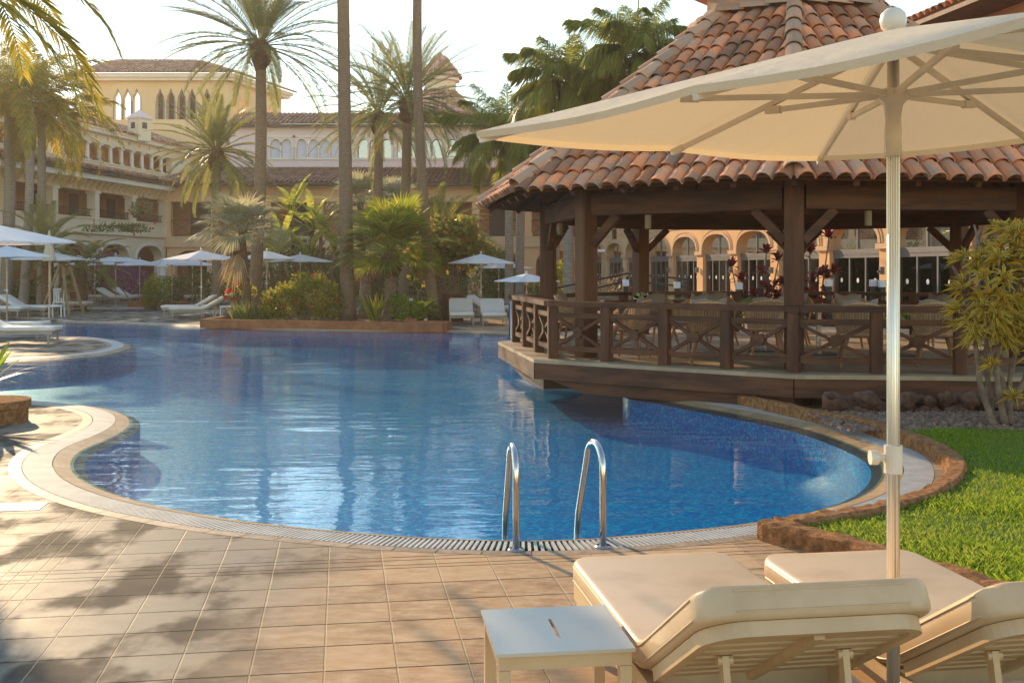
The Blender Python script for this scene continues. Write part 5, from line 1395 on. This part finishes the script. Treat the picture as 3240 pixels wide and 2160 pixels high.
def bush(name,label,base,blobs,n,ls,leafm,seed,stems=5,flowers=None,nfl=0,fls=.09,cat='bush',group=None,aspect=.55,shell=.55):
    rnd=random.Random(seed); t=thing(name,label,cat,base,group=group)
    m=MB(); blob_leaves(m,blobs,n,ls,rnd,aspect,shell); m.build('foliage',leafm,t)
    if stems:
        m=MB()
        for i in range(stems):
            b=rnd.choice(blobs); p=Vector((b[0]+rnd.uniform(-.4,.4)*b[3],b[1],b[2]+rnd.uniform(-.2,.5)*b[5])); s=Vector((p.x*.35+rnd.uniform(-.08,.08),rnd.uniform(-.08,.08),0)); m.tube([s,s.lerp(p,.5)+Vector((rnd.uniform(-.08,.08),0,0)),p],[.028,.02,.008],6)
        m.build('stems',M['bark'],t)
    if flowers:
        m=MB()
        for i in range(nfl):
            if nfl<=40: m=MB()
            b=rnd.choice(blobs); d=Vector((rnd.gauss(0,1),-abs(rnd.gauss(0,1)),rnd.gauss(0,.8)+.3)).normalized(); p=Vector((b[0]+d.x*b[3]*1.03,b[1]+d.y*b[4]*1.03,b[2]+d.z*b[5]*1.03))
            for k in range(5):
                a=k*1.257; kite(m,p,Vector((math.cos(a),-.4,math.sin(a))),fls,fls*.8,Vector((0,-1,0)))
            if nfl<=40: m.build('flower',flowers,t)
        if nfl>40: tag(m.build('flowers',flowers,t),kind='stuff')
    return t
def rosette(mb,p,axis,n,l,w,rnd,spread=(.25,1.35),drop=.35):
    axis=axis.normalized(); x=axis.orthogonal().normalized(); y=axis.cross(x)
    for i in range(n):
        a=i*2.4+rnd.uniform(-.3,.3); th=spread[0]+(spread[1]-spread[0])*(i/n); d=axis*math.cos(th)+(x*math.cos(a)+y*math.sin(a))*math.sin(th); ll=l*rnd.uniform(.8,1.1)
        s=d.cross(axis); s=s.normalized() if s.length>1e-4 else x
        p1=p+d*ll*.35; p2=p+d*ll*.7+Vector((0,0,-drop*ll*.12)); p3=p+d*ll+Vector((0,0,-drop*ll*.42)); k=len(mb.v)
        mb.v+=[tuple(p-s*w*.3),tuple(p+s*w*.3),tuple(p1-s*w*.5),tuple(p1+s*w*.5),tuple(p2-s*w*.42),tuple(p2+s*w*.42),tuple(p3)]
        mb.f+=[(k,k+1,k+3,k+2),(k+2,k+3,k+5,k+4),(k+4,k+5,k+6)]
# ---- planter island beyond the pool
isl=[P(641,1034,0)[:2],P(1404,1047,0)[:2]]; a,b=Vector((*isl[0],0)),Vector((*isl[1],0))
ilp=[a,b,b+Vector((.1,.9,0)),b+Vector((-.9,1.1,0)),b+Vector((-1.4,4.4,0)),a+Vector((1.0,4.6,0)),a+Vector((.25,3.2,0))]
t=thing('planter_island','long low terracotta walled planter along the far pool edge holding palms and bushes','planter',((a+b)/2),world=True)
m=MB(); ring=[tuple(v[:2]) for v in ilp]; m.prism(ring,-.02,.12); m.build('soil_bed',M['soil'],t)
m=MB(); kk=open_smooth([tuple(v[:2]) for v in ilp]+[tuple(ilp[0][:2])],1); m2=np.array(kk); 
for i in range(len(ilp)):
    p,q_=ilp[i],ilp[(i+1)%len(ilp)]; m.bar(p+Vector((0,0,.10)),q_+Vector((0,0,.10)),.16,.26)
m.build('planter_wall',M['curbwall'],t)
# ---- tall date palms
feather_palm('date_palm','tall date palm standing left of centre, full crown against the sky above the hotel corner',XD(800,38,0),AT(824,158,38),.215,62,3.7,M['lf_date'],M['date'],1,nl=56,ll=.40,lw=.034,fwd=.8,bow=(.12,0),el=(-.4,1.42),droop=(.6,1.15),dead=0,stem=.022)
# the thick trunk in the island; crown above the picture
feather_palm('date_palm','thick straight palm trunk rising from the planter island out of the top of the picture',XD(1101,34.2,.1),AT(1083,-330,34.2),.215,40,3.0,M['lf_date'],M['date'],2,nl=40,ll=.4,bow=(-.02,0))
feather_palm('date_palm','slim leaning palm trunk right of the bright fan palm, cut by the top edge',XD(1374,34.6,.1),AT(1330,-380,34.6),.165,38,2.8,M['lf_date'],M['date'],3,nl=40,ll=.4,bow=(-.28,0),r1=.13)
feather_palm('date_palm','date palm with spread crown right of the thick trunk, in front of the upper windows',XD(1192,48,0),AT(1199,378,48),.22,50,3.8,M['lf_date'],M['date'],4,nl=48,ll=.38,lw=.034,fwd=.8,el=(-.45,1.45),droop=(.6,1.2),dead=3)
feather_palm('date_palm','date palm with dense bushy crown in front of the tiled cupola',XD(1275,44,0),AT(1290,335,44),.215,60,3.9,M['lf_date'],M['date'],5,nl=48,ll=.38,lw=.034,fwd=.8,el=(-.5,1.45),droop=(.6,1.2),dead=3)
feather_palm('date_palm','shorter date palm in front of the ochre tower block',XD(685,47,0),AT(686,492,47),.20,66,2.9,M['lf_phoenix'],M['date'],6,nl=46,ll=.36,lw=.036,fwd=.8,el=(-.75,1.45),droop=(.5,1.05))
# ---- left palms
feather_palm('queen_palm','palm with shaggy golden crown at left, straight grey trunk below the gallery',XD(131,46,0),AT(132,372,46),.19,36,3.6,M['lf_gold'],M['royal'],7,nl=60,ll=.58,lw=.03,el=(-.6,1.4),droop=(1.0,1.7),boots=False,hang=.55,plume=.5,dead=3,fwd=.5)
feather_palm('queen_palm','palm with green crownshaft at the left edge, crown lost among golden fronds',XD(72,44,0),AT(95,340,44),.19,30,3.5,M['lf_gold'],M['royal'],8,nl=60,ll=.58,lw=.03,el=(-.3,1.4),droop=(1.0,1.7),boots=False,shaft=1.7,hang=.5,plume=.5,fwd=.5,bow=(.1,0))
feather_palm('queen_palm','leftmost grey palm trunk cut by the left edge',XD(15,47,0),AT(28,310,47),.26,30,3.6,M['lf_gold'],M['royal'],9,nl=60,ll=.58,lw=.03,el=(-.3,1.4),droop=(1.0,1.6),boots=False,hang=.5,plume=.5,fwd=.5,bow=(.12,0))
feather_palm('queen_palm','near palm whose golden fronds hang into the top left corner',(-7.4,13.3,0),(-7.0,13.1,5.2),.15,26,2.8,M['lf_gold'],M['royal'],10,nl=46,ll=.50,lw=.032,el=(-.35,1.3),droop=(.9,1.5),boots=False,hang=.45,fwd=.45)
# ---- royal palms by the deck and behind the roof
for (px,py,D,pb,s_,l,nf) in ((1611,455,40,1611,11,'palm with heavy hanging fronds behind the left end of the umbrella, trunk beside the deck',30),(1790,285,33,1802,12,'palm crown rising over the roof left hip, highest leaf upright',26),(2010,190,31,2030,13,'palm crown behind the pavilion roof, nearest to the roof edge',28)):
    rp=feather_palm('royal_palm',l,XD(pb,D,0),AT(px,py,D),.17,nf,2.6 if s_==11 else 1.95,M['lf_royal'],M['royal'],s_,nl=120,ll=.72,lw=.024,el=(-.3,1.35),droop=(.9,1.7),boots=False,shaft=1.0,hang=.95,plume=.35,fwd=.8)
    m=MB(); tp_=AT(px,py,D)-XD(pb,D,0); m.tube([tp_,tp_+Vector((.05,0,.9)),tp_+Vector((.14,0,1.9 if s_!=13 else 2.6))],[.05,.03,.006],6); m.build('spear_leaf',M['lf_royal'],rp)
feather_palm('royal_palm','slim ringed palm trunk seen between the two left posts of the pavilion',XD(1757,44,0),AT(1757,470,44),.20,14,2.2,M['lf_royal'],M['royal'],14,nl=40,ll=.5,lw=.045,el=(-.1,1.2),droop=(1.1,1.8),boots=False,hang=.35,plume=.5)
feather_palm('royal_palm','second grey trunk close behind the big ringed trunk beside the deck',XD(1642,43,0),AT(1650,520,43),.19,14,2.2,M['lf_royal'],M['royal'],15,nl=40,ll=.5,lw=.045,el=(-.1,1.2),droop=(1.1,1.8),boots=False,hang=.35,plume=.5)

# ---- low arching palms
def stemless(name,label,base,n,L,leafm,seed,ll=.4,lw=.035,el=(.35,1.4),droop=(.8,1.3),nl=44,hang=.15,h=.4,cat='palm tree',r=.22,tm=None):
    rnd=random.Random(seed); t=thing(name,label,cat,base); m=MB()
    for i in range(n): frond(m,(0,0,h),i*2.39996+rnd.uniform(-.2,.2),el[0]+(el[1]-el[0])*(i/n)+rnd.uniform(-.1,.1),L*rnd.uniform(.85,1.1),rnd.uniform(*droop),nl,ll,lw,rnd,.45,.7,hang)
    m.build('crown',leafm,t); trunk((0,0,-.05),(0,0,h),r*1.1,r,tm or M['boot'],par=t,n=10); return t
stemless('low_palm','palm with long shining arched fronds between the leaning trunk and the pavilion',XD(1385,43.5,0),26,2.9,M['lf_phoenix'],21,h=2.7,el=(.3,1.45),droop=(.8,1.5),ll=.42)
stemless('low_palm','low feathery palm at left in front of the balconies',XD(150,43,0),24,2.6,M['lf_date'],22,h=2.5,el=(-.1,1.4),droop=(.6,1.3))
stemless('low_palm','blue green arching palm in front of the ground floor arches at left',XD(255,45,0),22,2.2,M['lf_date'],23,h=1.7,el=(-.3,1.2),droop=(.9,1.5),ll=.4,hang=.3)
stemless('cycad_plant','bright cycad at the foot of the leaning trunk in the planter island',XD(1330,34.1,.12),18,.85,M['lf_bright'],24,h=.15,ll=.26,lw=.05,nl=16,el=(.2,1.3),cat='plant',r=.1)
# ---- fan palms
fan_palm('fan_palm','bright green fan palm in the planter island, spiky crown lit by the sun',XD(1227,34.0,.12),AT(1237,800,34.0),.20,.17,70,1.12,1.08,M['lf_fan'],31,skirt=0,bootz=(.36,.8),seg=26,droop=.16,el=(-.22,1.38))
fan_palm('fan_palm','grey green fan palm with leaning thin trunk at the left end of the planter island',XD(783,34.6,.12),AT(764,738,34.6),.12,.10,34,1.02,.85,M['lf_grey'],32,skirt=2,seg=28,el=(-.2,1.3),trunkm=M['boot'])
fan_palm('fan_palm','smaller fan palm with grey hanging skirt behind the bright fan palm',XD(1150,40,0),AT(1158,760,40),.22,.18,18,.8,.5,M['lf_grey'],33,skirt=22,seg=20,el=(-.6,1.2))
fan_palm('fan_palm','dull fan palm deep in the planting right of the tall thick trunk',XD(1140,50,0),AT(1140,640,50),.18,.15,30,1.2,.8,M['lf_grey'],34,skirt=0,seg=22)
fan_palm('fan_palm','dim fan palm behind the two date palm trunks in front of the wing',XD(1230,53,0),AT(1235,650,53),.18,.15,28,1.2,.8,M['lf_grey'],35,skirt=0,seg=22)
# ---- bananas / giant strelitzia
def paddle(mb,base,az,el,pet,L,W,droop,rnd):
    h=Vector((math.cos(az),math.sin(az),0)); side=Vector((-math.sin(az),math.cos(az),0)); p=Vector(base); d=h*math.cos(el)+Vector((0,0,math.sin(el))); q_=p+d*pet; mb.tube([p,p.lerp(q_,.5),q_],[.04,.03,.02],5,cap=False)
    N=9; pts=[q_]; a=el
    for i in range(N): a=el-droop*((i+1)/N); pts.append(pts[-1]+(h*math.cos(a)+Vector((0,0,math.sin(a))))*(L/N))
    for s in (-1,1):
        for i in range(N):
            t0,t1=i/N,(i+1)/N; w0,w1=W/2*math.sin(PI*min(1,.12+.88*t0))**.6,W/2*math.sin(PI*min(.999,.12+.88*t1))**.6
            if i==N-1: w1=0
            tear=rnd.random()<.3
            up=Vector((0,0,.25)); mb.quad(pts[i],pts[i+1] if not tear else pts[i].lerp(pts[i+1],.9),(pts[i+1] if not tear else pts[i].lerp(pts[i+1],.8))+(side*s+up)*w1,pts[i]+(side*s+up)*w0)
def banana(label,base,specs,seed):
    rnd=random.Random(seed); t=thing('giant_strelitzia',label,'plant',base,group='large paddle leaved plants'); m=MB(); st_=MB()
    for (x,y,h,n) in specs:
        st_.tube([(x*.4,y*.4,0),(x*.8,y*.8,h*.6),(x,y,h)],[.11,.09,.07],8)
        for i in range(n): paddle(m,(x,y,h-.1),i*2.4+rnd.uniform(-.4,.4),rnd.uniform(.5,1.45),rnd.uniform(.4,.8),rnd.uniform(.95,1.5),rnd.uniform(.34,.5),rnd.uniform(.3,1.1),rnd)
    m.build('leaves',M['lf_banana'],t); st_.build('stems',M['boot'],t)
banana('paddle leaved plant left of the thick trunk, tallest stem with upright sunlit leaves',XD(945,50,0),[(-.3,0,4.3,9),(.6,.2,3.5,9),(-.9,.2,2.6,8)],41)
banana('paddle leaved plant just left of the thick trunk, lower leaves catching the sun',XD(1015,49.5,0),[(0,0,3.5,10),(.6,.1,2.5,8),(-.5,0,2.0,8)],42)
banana('low paddle leaved clump beside the leaning grey fan palm',XD(890,49,0),[(0,0,2.5,9),(-.5,.1,1.8,7)],43)
# ---- island bushes
bush('hibiscus_bush','big sunlit hibiscus bush with a few red flowers in the planter island',XD(955,34.0,.12),[(-.55,0,.55,.70,.6,.52),(.35,.1,.72,.78,.6,.66),(.85,0,.45,.45,.5,.40),(-.95,0,.38,.38,.4,.34),(.1,-.2,1.22,.35,.3,.25),(.62,-.1,1.05,.3,.3,.24),(-.35,-.2,.98,.33,.3,.22),(1.1,-.1,.75,.25,.25,.22),(-.9,-.2,.72,.25,.25,.2)],6400,.095,M['lf_bush'],51,stems=16,flowers=M['fl_red'],nfl=9,fls=.055)
bush('hibiscus_bush','small upright hibiscus with red flowers left of the leaning fan palm',XD(745,36.2,.12),[(0,0,1.2,.32,.3,.35),(.3,.1,.8,.35,.3,.35),(-.15,0,.8,.2,.2,.25)],1000,.10,M['lf_bush'],52,stems=8,flowers=M['fl_red'],nfl=6,fls=.11)
bush('croton_bush','small yellow green croton at the front of the planter island',XD(1278,33.6,.12),[(0,0,.35,.42,.3,.33),(-.22,0,.62,.22,.2,.25),(.35,0,.25,.3,.25,.2)],520,.13,M['lf_bright'],53,stems=6)
bush('sea_grape_tree','rounded small tree with big round bronze leaves behind the bright fan palm',XD(1425,36.6,0),[(0,0,2.6,1.15,.9,.75),(-.6,.1,2.15,.9,.8,.55),(.65,0,2.2,.8,.7,.55),(-.8,0,1.5,.6,.5,.35),(.3,0,3.1,.6,.5,.35)],2600,.17,M['lf_grape'],54,stems=26,cat='tree',aspect=.95,shell=.45)
t=bush('snake_plant','upright strap leaved plant in front of the thick trunk',XD(1183,33.4,.12),[(0,0,.1,.1,.1,.1)],4,.05,M['lf_bush'],55,stems=0,cat='plant')
m=MB(); rnd=random.Random(5)
for i in range(38):
    a=rnd.uniform(0,6.28); kite(m,Vector((rnd.uniform(-.12,.12),rnd.uniform(-.1,.1),0)),Vector((math.cos(a)*.45,math.sin(a)*.35,1)),rnd.uniform(.6,1.0),.06,Vector((0,-1,.1)))
m.build('strap_leaves',M['lf_fan'],t)
t=bush('grass_clump','dark strap leaved clump round the base of the leaning grey fan palm',XD(800,33.9,.12),[(0,0,.1,.1,.1,.1)],4,.05,M['lf_bush'],56,stems=0,cat='plant')
m=MB()
for i in range(150):
    a=rnd.uniform(0,6.28); kite(m,Vector((rnd.uniform(-.6,.5),rnd.uniform(-.2,.3),0)),Vector((math.cos(a)*.6,math.sin(a)*.5,1)),rnd.uniform(.35,.75),.04,Vector((0,-1,.1)))
m.build('strap_leaves',M['lf_dark'],t)
bush('island_shrub','low dark shrub behind the thick trunk in the planter island',XD(1045,36.0,.12),[(0,0,.4,.7,.4,.4),(.7,0,.3,.5,.4,.35)],900,.1,M['lf_dark'],57,stems=6)
# lattice planter box
t=thing('lattice_planter','tall dark wooden planter box with lattice panel under the round leaved tree','planter box',P(1431,1015),rz=.05)
m=MB(); m.box(-.33,.33,-.3,.3,.03,.86); m.build('box',M['wood'],t)
m=MB(); m.box(-.36,.36,-.34,-.30,.84,.90); m.box(-.36,.36,-.34,-.30,.0,.06); m.box(-.36,-.29,-.34,-.301,.06,.84); m.box(.29,.36,-.34,-.301,.06,.84); m.build('frame',M['woodh'],t)
m=MB()
for i in range(9):
    for j in range(3): x=-.26+i*.065; z=.42+j*.1; m.bar((x-.03,-.315,z-.04),(x+.03,-.315,z+.04),.012,.01); m.bar((x-.03,-.312,z+.04),(x+.03,-.312,z-.04),.012,.01)
m.build('lattice',M['iron'],t)
# ---- background hedges and shrubs in front of the buildings
def hb(px,D,w,h,label,lm,seed,n=1800,ls=.14,flowers=None,nfl=0,name='shrub',zc=None,fls=.1):
    w*=.62
    b=[(random.uniform(-.5,.5)*w,0,h*random.uniform(.4,.55),w*random.uniform(.35,.5),.7,h*random.uniform(.42,.5)) for _ in range(3)]+[(0,0,h*.5,w*.5,.8,h*.5)]
    return bush(name,label,XD(px,D,0),b,n,ls,lm,seed,stems=5,flowers=flowers,nfl=nfl,fls=fls)
hb(92,47.5,2.2,1.35,'rounded green shrub left of the wooden ladder',M['lf_dark'],61)
hb(482,48,1.15,1.45,'round clipped bright bush in the small planter left of the wide umbrella',M['lf_bush'],62,2400,.10)
hb(405,60,2.9,1.9,'bougainvillea with purple top behind the umbrellas at left',M['lf_dark'],63,flowers=M['fl_purple'],nfl=150,name='bougainvillea',fls=.16)
hb(310,59,2.4,2.6,'tall dark shrub with purple flowers right of the wooden ladder',M['lf_dark'],64,flowers=M['fl_purple'],nfl=40,name='bougainvillea',fls=.15)
hb(235,57,1.5,1.5,'orange flowering shrub beside the terracotta pot right of the ladder',M['lf_dark'],65,900,flowers=M['fl_orange'],nfl=30)
hb(590,56,3.5,1.5,'dark hedge behind the loungers with raised backs left of the widest umbrella pole',M['lf_dark'],66)
hb(690,54,3.2,1.8,'dark hedge below the widest umbrella',M['lf_dark'],67)
hb(840,52,4.2,2.0,'dark shrubbery behind the white umbrella right of the leaning fan palm',M['lf_dark'],68)
hb(1020,51,4.0,2.2,'dark shrubbery behind the thick foreground trunk',M['lf_dark'],69,2200)
hb(1180,47.5,3.2,1.9,'dim shrubs under the bright fan palm crown',M['lf_dark'],70,flowers=M['fl_red'],nfl=10)
hb(1330,49,3.6,2.2,'dark shrubs behind the lattice planter box',M['lf_dark'],71)
hb(1500,48,3.8,1.5,'clipped hedge behind the loungers right of the planter island',M['lf_dark'],72,2400,.10)
hb(1690,44,3.2,1.25,'hedge with orange flowers behind the low umbrella',M['lf_dark'],73,flowers=M['fl_orange'],nfl=14)
hb(1782,38,1.7,2.0,'sunlit round bush seen between the two left posts',M['lf_bush'],74,2600,.09)
hb(1940,35,2.2,1.5,'dry brown shrub seen between the second and third posts',M['lf_dead'],75,700,.12)
hb(980,54,3.4,3.2,'tall dark planting behind the paddle leaved plants',M['lf_dark'],76,2600,.2)
hb(1090,55,3.0,3.0,'tall shrub mass between the thick trunk and the fan palm',M['lf_dark'],77,2200,.2)
hb(1560,50,2.0,2.7,'dark spiky shrub behind the umbrellas left of the ringed trunks',M['lf_dark'],78,1500,.2)
# climbing plant on the left balcony
t=bush('bougainvillea','dark creeper hanging over the left wing balcony above the arches',AT(360,735,56.5),[(0,0,0,1.5,.5,.45),(.9,.2,.1,.8,.5,.35)],1500,.14,M['lf_dark'],79,stems=0)
t=bush('bougainvillea','creeper climbing a balcony pillar of the left wing',AT(455,690,59.5),[(0,0,0,.6,.4,1.2),(.3,0,-.7,.9,.4,.35),(-.4,0,.5,.4,.4,.4)],1000,.14,M['lf_dark'],80,stems=3,flowers=M['fl_red'],nfl=6)
# small planter with the round bush
t=thing('low_planter','low terracotta planter at the foot of the round clipped bush','planter',P(478,972),group='low terracotta planters')
m=MB(); m.box(-1.0,1.3,-.1,.1,0,.24); m.box(-1.0,-.8,.1,1.4,0,.24); m.box(1.1,1.3,.1,1.4,0,.24); m.build('planter_wall',M['curbwall'],t)
m=MB(); m.box(-.8,1.1,.1,1.3,0,.2); m.build('soil_bed',M['soil'],t)
t=thing('agave_plant','spiky agave in the low terracotta planter left of the wide umbrella','plant',XD(505,46.0,.15)); m=MB(); rosette(m,Vector((0,0,.2)),Vector((0,0,1)),26,.6,.07,random.Random(3),(.1,1.2),.2); m.build('leaves',M['lf_dark'],t); trunk((0,0,-.1),(0,0,.2),.06,.06,M['boot'],par=t,n=8)
t=thing('terracotta_pot','orange terracotta oil jar standing among the shrubs right of the ladder','pot',XD(250,50,0)); m=MB(); m.lathe([(.0,0),(.22,0),(.40,.5),(.42,.8),(.25,1.15),(.28,1.25),(.22,1.25),(.2,1.1),(.0,1.1)],20); m.build('jar_body',M['curbwall'],t,smooth=True); m=MB(); m.lathe([(.0,1.5),(.12,1.45),(.2,1.8),(.05,2.2),(.0,2.2)],12); m.build('orange_cover',mat('orange_cloth',(.75,.20,.03),.8),t)
t=thing('garden_lantern','small white garden lantern behind the round clipped bush','lantern',XD(512,49,0)); m=MB(); m.tube([(0,0,0),(0,0,1.35)],.05,8); m.build('lamp_post',M['whitelac'],t); m=MB(); m.lathe([(.05,1.3),(.2,1.4),(.22,1.75),(.28,1.78),(.08,2.0),(.03,2.15)],8); m.build('lamp_head',M['whitelac'],t)
# ---- plants behind the pavilion
def cordyline(label,px,D,stems,seed):
    rnd=random.Random(seed); t=thing('cordyline',label,'plant',XD(px,D,.0),group='red leaved cordylines'); m=MB(); s=MB()
    for (x,h) in stems:
        top=Vector((x,rnd.uniform(-.2,.2),h)); s.tube([(x*.35,0,0),(x*.7,0,h*.5),tuple(top)],[.03,.022,.014],6)
        rosette(m,top,Vector((rnd.uniform(-.2,.2),rnd.uniform(-.2,.2),1)),15,.36,.10,rnd,(.15,1.7),.6)
        for k in range(3):
            f=rnd.uniform(.45,.8); p=Vector((x*.7+rnd.uniform(-.12,.12),rnd.uniform(-.1,.1),h*f)); rosette(m,p,Vector((rnd.uniform(-.7,.7),-.3,.8)),8,.30,.09,rnd,(.2,1.5),.6)
    m.build('leaves',M['lf_red'],t); s.build('stems',M['bark'],t)
cordyline('dark red cordyline left of the near corner post, behind the deck',2385,28,[(-.55,1.75),(-.3,1.4),(.0,1.0),(.35,2.1),(.6,1.9),(.75,1.3)],81)
cordyline('dark red cordyline right of the near corner post, behind the deck',2570,27,[(-.3,2.0),(0,1.4),(.35,2.45),(.5,1.6),(.1,.9),(-.1,2.1)],82)
cordyline('low red cordyline leaves just above the right table',2620,26.5,[(-.3,.8),(.2,.9),(.5,.75)],83)
def philo(label,px,D,seed,h=.7):
    rnd=random.Random(seed); t=thing('philodendron',label,'plant',XD(px,D,.25),group='bright philodendrons behind the deck'); m=MB()
    for i in range(16):
        a=i*2.4; frond(m,(0,0,.1),a,rnd.uniform(.5,1.3),rnd.uniform(.7,1.0)*h*1.4,rnd.uniform(.9,1.5),9,.22,.11,rnd,.1,.5,.2,stem=.012,bare=.35)
    m.build('leaves',M['lf_bright'],t)
philo('bright green cut leaved philodendron behind the deck left of the red cordylines',2200,27,84,.9); philo('bright philodendron with orange flower below the left red cordyline',2335,27,85,.85); philo('bright philodendron low behind the railing near the umbrella pole',2650,26.6,86,.6)
philo('bright green leaf clump seen low through the railing by the umbrella pole',2870,25.9,87,.6)
# ramp hand rails, light bollards behind the deck
t=thing('ramp_handrail','dark metal ramp handrail rising behind the second and third posts','handrail',XD(1930,30,0),world=True); m=MB()
for z in (.95,.62): m.bar(XD(1740,29,.45+z*.75),XD(1985,30.5,1.0+z*.6),.05,.05); m.bar(XD(1985,30.5,1.0+z*.6),XD(2180,29,.85+z*.6),.05,.05)
m.build('rails',M['iron'],t); m=MB(); [m.bar(XD(p,30,0),XD(p,30,1.5),.06,.06) for p in (1760,1870,1985,2090,2178)]; m.build('uprights',M['iron'],t)
for px,py,D,l in ((1980,895,28,'small bollard light with white glass seen left of the third post'),(2142,902,28,'bollard light with white glass left of the philodendron'),(2338,905,27,'bollard light with white glass among the red cordylines'),(2622,895,26,'bollard light with white glass right of the red cordylines'),(2763,895,26,'bollard light with white glass left of the umbrella pole'),(2792,897,25.8,'bollard light with white glass touching the umbrella pole'),(3035,905,25.8,'bollard light with white glass behind the dracaena')):
    p=AT(px,py,D); t=thing('bollard_light',l,'bollard light',(p.x,p.y,0),group='square bollard lights behind the deck'); m=MB(); m.box(-.06,.06,-.06,.06,0,p.z-.08); m.box(-.085,.085,-.085,.085,p.z-.26,p.z-.23); m.build('lamp_post',M['iron'],t); m=MB(); m.box(-.075,.075,-.075,.075,p.z-.08,p.z+.08); m.build('lamp_glass',M['lampglass'],t)
p=XD(1300,33.7,.12); t=thing('path_light','black path light with white cap at the front of the planter island','bollard light',p); m=MB(); m.tube([(0,0,0),(0,0,.55)],.05,10); m.build('lamp_post',M['iron'],t); m=MB(); m.tube([(0,0,.55),(0,0,.68)],.06,10); m.build('lamp_glass',M['lampglass'],t)
t=thing('outdoor_shower','slim beige shower post behind the third pavilion bay','shower',XD(1908,33,0)); m=MB(); m.box(-.05,.05,-.05,.05,0,2.2); m.build('column',M['palewood'],t); m=MB(); m.box(-.2,.05,-.06,.06,2.2,2.27); m.build('shower_head',M['whitelac'],t)
# ---- dracaena at the right edge
def dracaena():
    rnd=random.Random(91); base=P(3165,1342,.08); t=thing('dracaena','bushy dracaena with yellow striped leaves on pale twisted stems at the right edge','plant',base); st_=MB(); gy=MB(); gg=MB()
    D=base.y; tips=[]
    for k,(x0,x1,xm) in enumerate(((-.10,-.26,-.30),(-.04,-.10,-.17),(.03,.08,-.12),(.09,.30,.16),(.12,.48,.05),(.0,.55,.40))):
        p0=Vector((x0,rnd.uniform(-.1,.1),0)); p1=Vector((xm*.7+x0*.3,rnd.uniform(-.12,.12),.42)); p1b=Vector((xm+rnd.uniform(-.07,.07),rnd.uniform(-.1,.1),.75)); p2=Vector((x1,rnd.uniform(-.3,.3),rnd.uniform(1.1,1.5)))
        pts=[p0]+[tuple(v) for v in open_smooth([tuple(p0),tuple(p1),tuple(p1b),tuple(p2)],6)][1:]
        st_.tube(pts,[.038-.022*i/(len(pts)-1)+.004*math.sin(i*1.7) for i in range(len(pts))],9)
        for j in range(4):
            q_=p2+Vector((rnd.uniform(-.35,.35),rnd.uniform(-.35,.3),rnd.uniform(.05,.75))); st_.tube([p1b.lerp(p2,.6+.1*j),p2.lerp(q_,.5),q_],[.02,.015,.011],6); tips.append(q_)
    N=0
    blobs=[(-.08,0,1.40,.36,.4,.42),(.38,0,1.45,.5,.45,.55),(.16,0,1.80,.28,.3,.28),(-.18,-.05,1.12,.30,.3,.24),(.45,-.1,1.0,.4,.35,.28)]
    pos=[]
    for b in blobs:
        for i in range(30):
            d=Vector((rnd.gauss(0,1),rnd.gauss(0,1)-.3,rnd.gauss(0,1)+.1)).normalized(); k_=rnd.uniform(.7,1.22); pos.append((Vector((b[0]+d.x*b[3]*k_,b[1]+d.y*b[4]*k_,b[2]+d.z*b[5]*k_)),d))
    pos+=[(Vector((-.17,-.18,.62)),Vector((-.3,-.4,.6))),(Vector((.05,-.2,.30)),Vector((-.2,-.5,.6))),(Vector((.22,-.2,.22)),Vector((.3,-.5,.5))),(Vector((.42,-.15,.18)),Vector((.5,-.4,.5))),(Vector((.62,-.1,.75)),Vector((.5,-.3,.6))),(Vector((-.32,0,.86)),Vector((-.5,-.3,.5)))]
    for p,d in pos:
        ax_=(d*.7+Vector((0,-.15,.65))).normalized(); x=ax_.orthogonal().normalized(); y=ax_.cross(x); n=15
        for i in range(n):
            a=i*2.4+rnd.uniform(-.3,.3); th=.2+1.25*i/n; dd=ax_*math.cos(th)+(x*math.cos(a)+y*math.sin(a))*math.sin(th); l=.19*rnd.uniform(.75,1.2); s=dd.cross(ax_).normalized(); w=.030
            P0=p; P1=p+dd*l*.45; P2=p+dd*l+Vector((0,0,-.35*l))
            for mb,(u0,u1) in ((gy,(-.5,-.17)),(gg,(-.17,.17)),(gy,(.17,.5))):
                k=len(mb.v); mb.v+=[tuple(P0+s*w*u0*.6),tuple(P0+s*w*u1*.6),tuple(P1+s*w*u1),tuple(P2+s*w*u1*.08),tuple(P2+s*w*u0*.08),tuple(P1+s*w*u0)]; mb.f.append(tuple(range(k,k+6)))
    st_.build('stems',M['bark'],t,smooth=True); gy.build('leaf_margins',M['lf_drac_y'],t); gg.build('leaf_stripes',M['lf_drac_g'],t)
dracaena()
# brick planter with spiky plant at the left edge
t=thing('brick_planter','small round brick planter cut by the left edge on the near peninsula','planter',P(-40,1335,0),group='low terracotta planters')
m=MB(); m.lathe([(.0,0),(.42,0),(.42,.16),(.45,.17),(.45,.25),(.0,.25)],28); m.build('brick_wall',M['curb'],t)
m=MB(); r_=random.Random(4); rosette(m,Vector((0,0,.42)),Vector((0,0,1)),24,.62,.08,r_,(.2,1.45),.25); m.build('spiky_plant',M['lf_bright'],t); m=MB(); m.tube([(0,0,.2),(0,0,.5)],.05,8); m.build('stem',M['bark'],t)
clean()
# ------------------------------------------------------------------ warm evening haze
def haze():
    m=MB(); m.box(-310,310,-75,435,-1.9,27.0)
    n=NT('haze_air'); v=n.n('ShaderNodeVolumePrincipled'); v.inputs['Color'].default_value=(1.0,.91,.77,1); v.inputs['Density'].default_value=.0008; v.inputs['Anisotropy'].default_value=.55
    n.t.links.new(v.outputs[0],n.out.inputs['Volume'])
    tag(m.build('haze',n.m),kind='stuff')
haze()
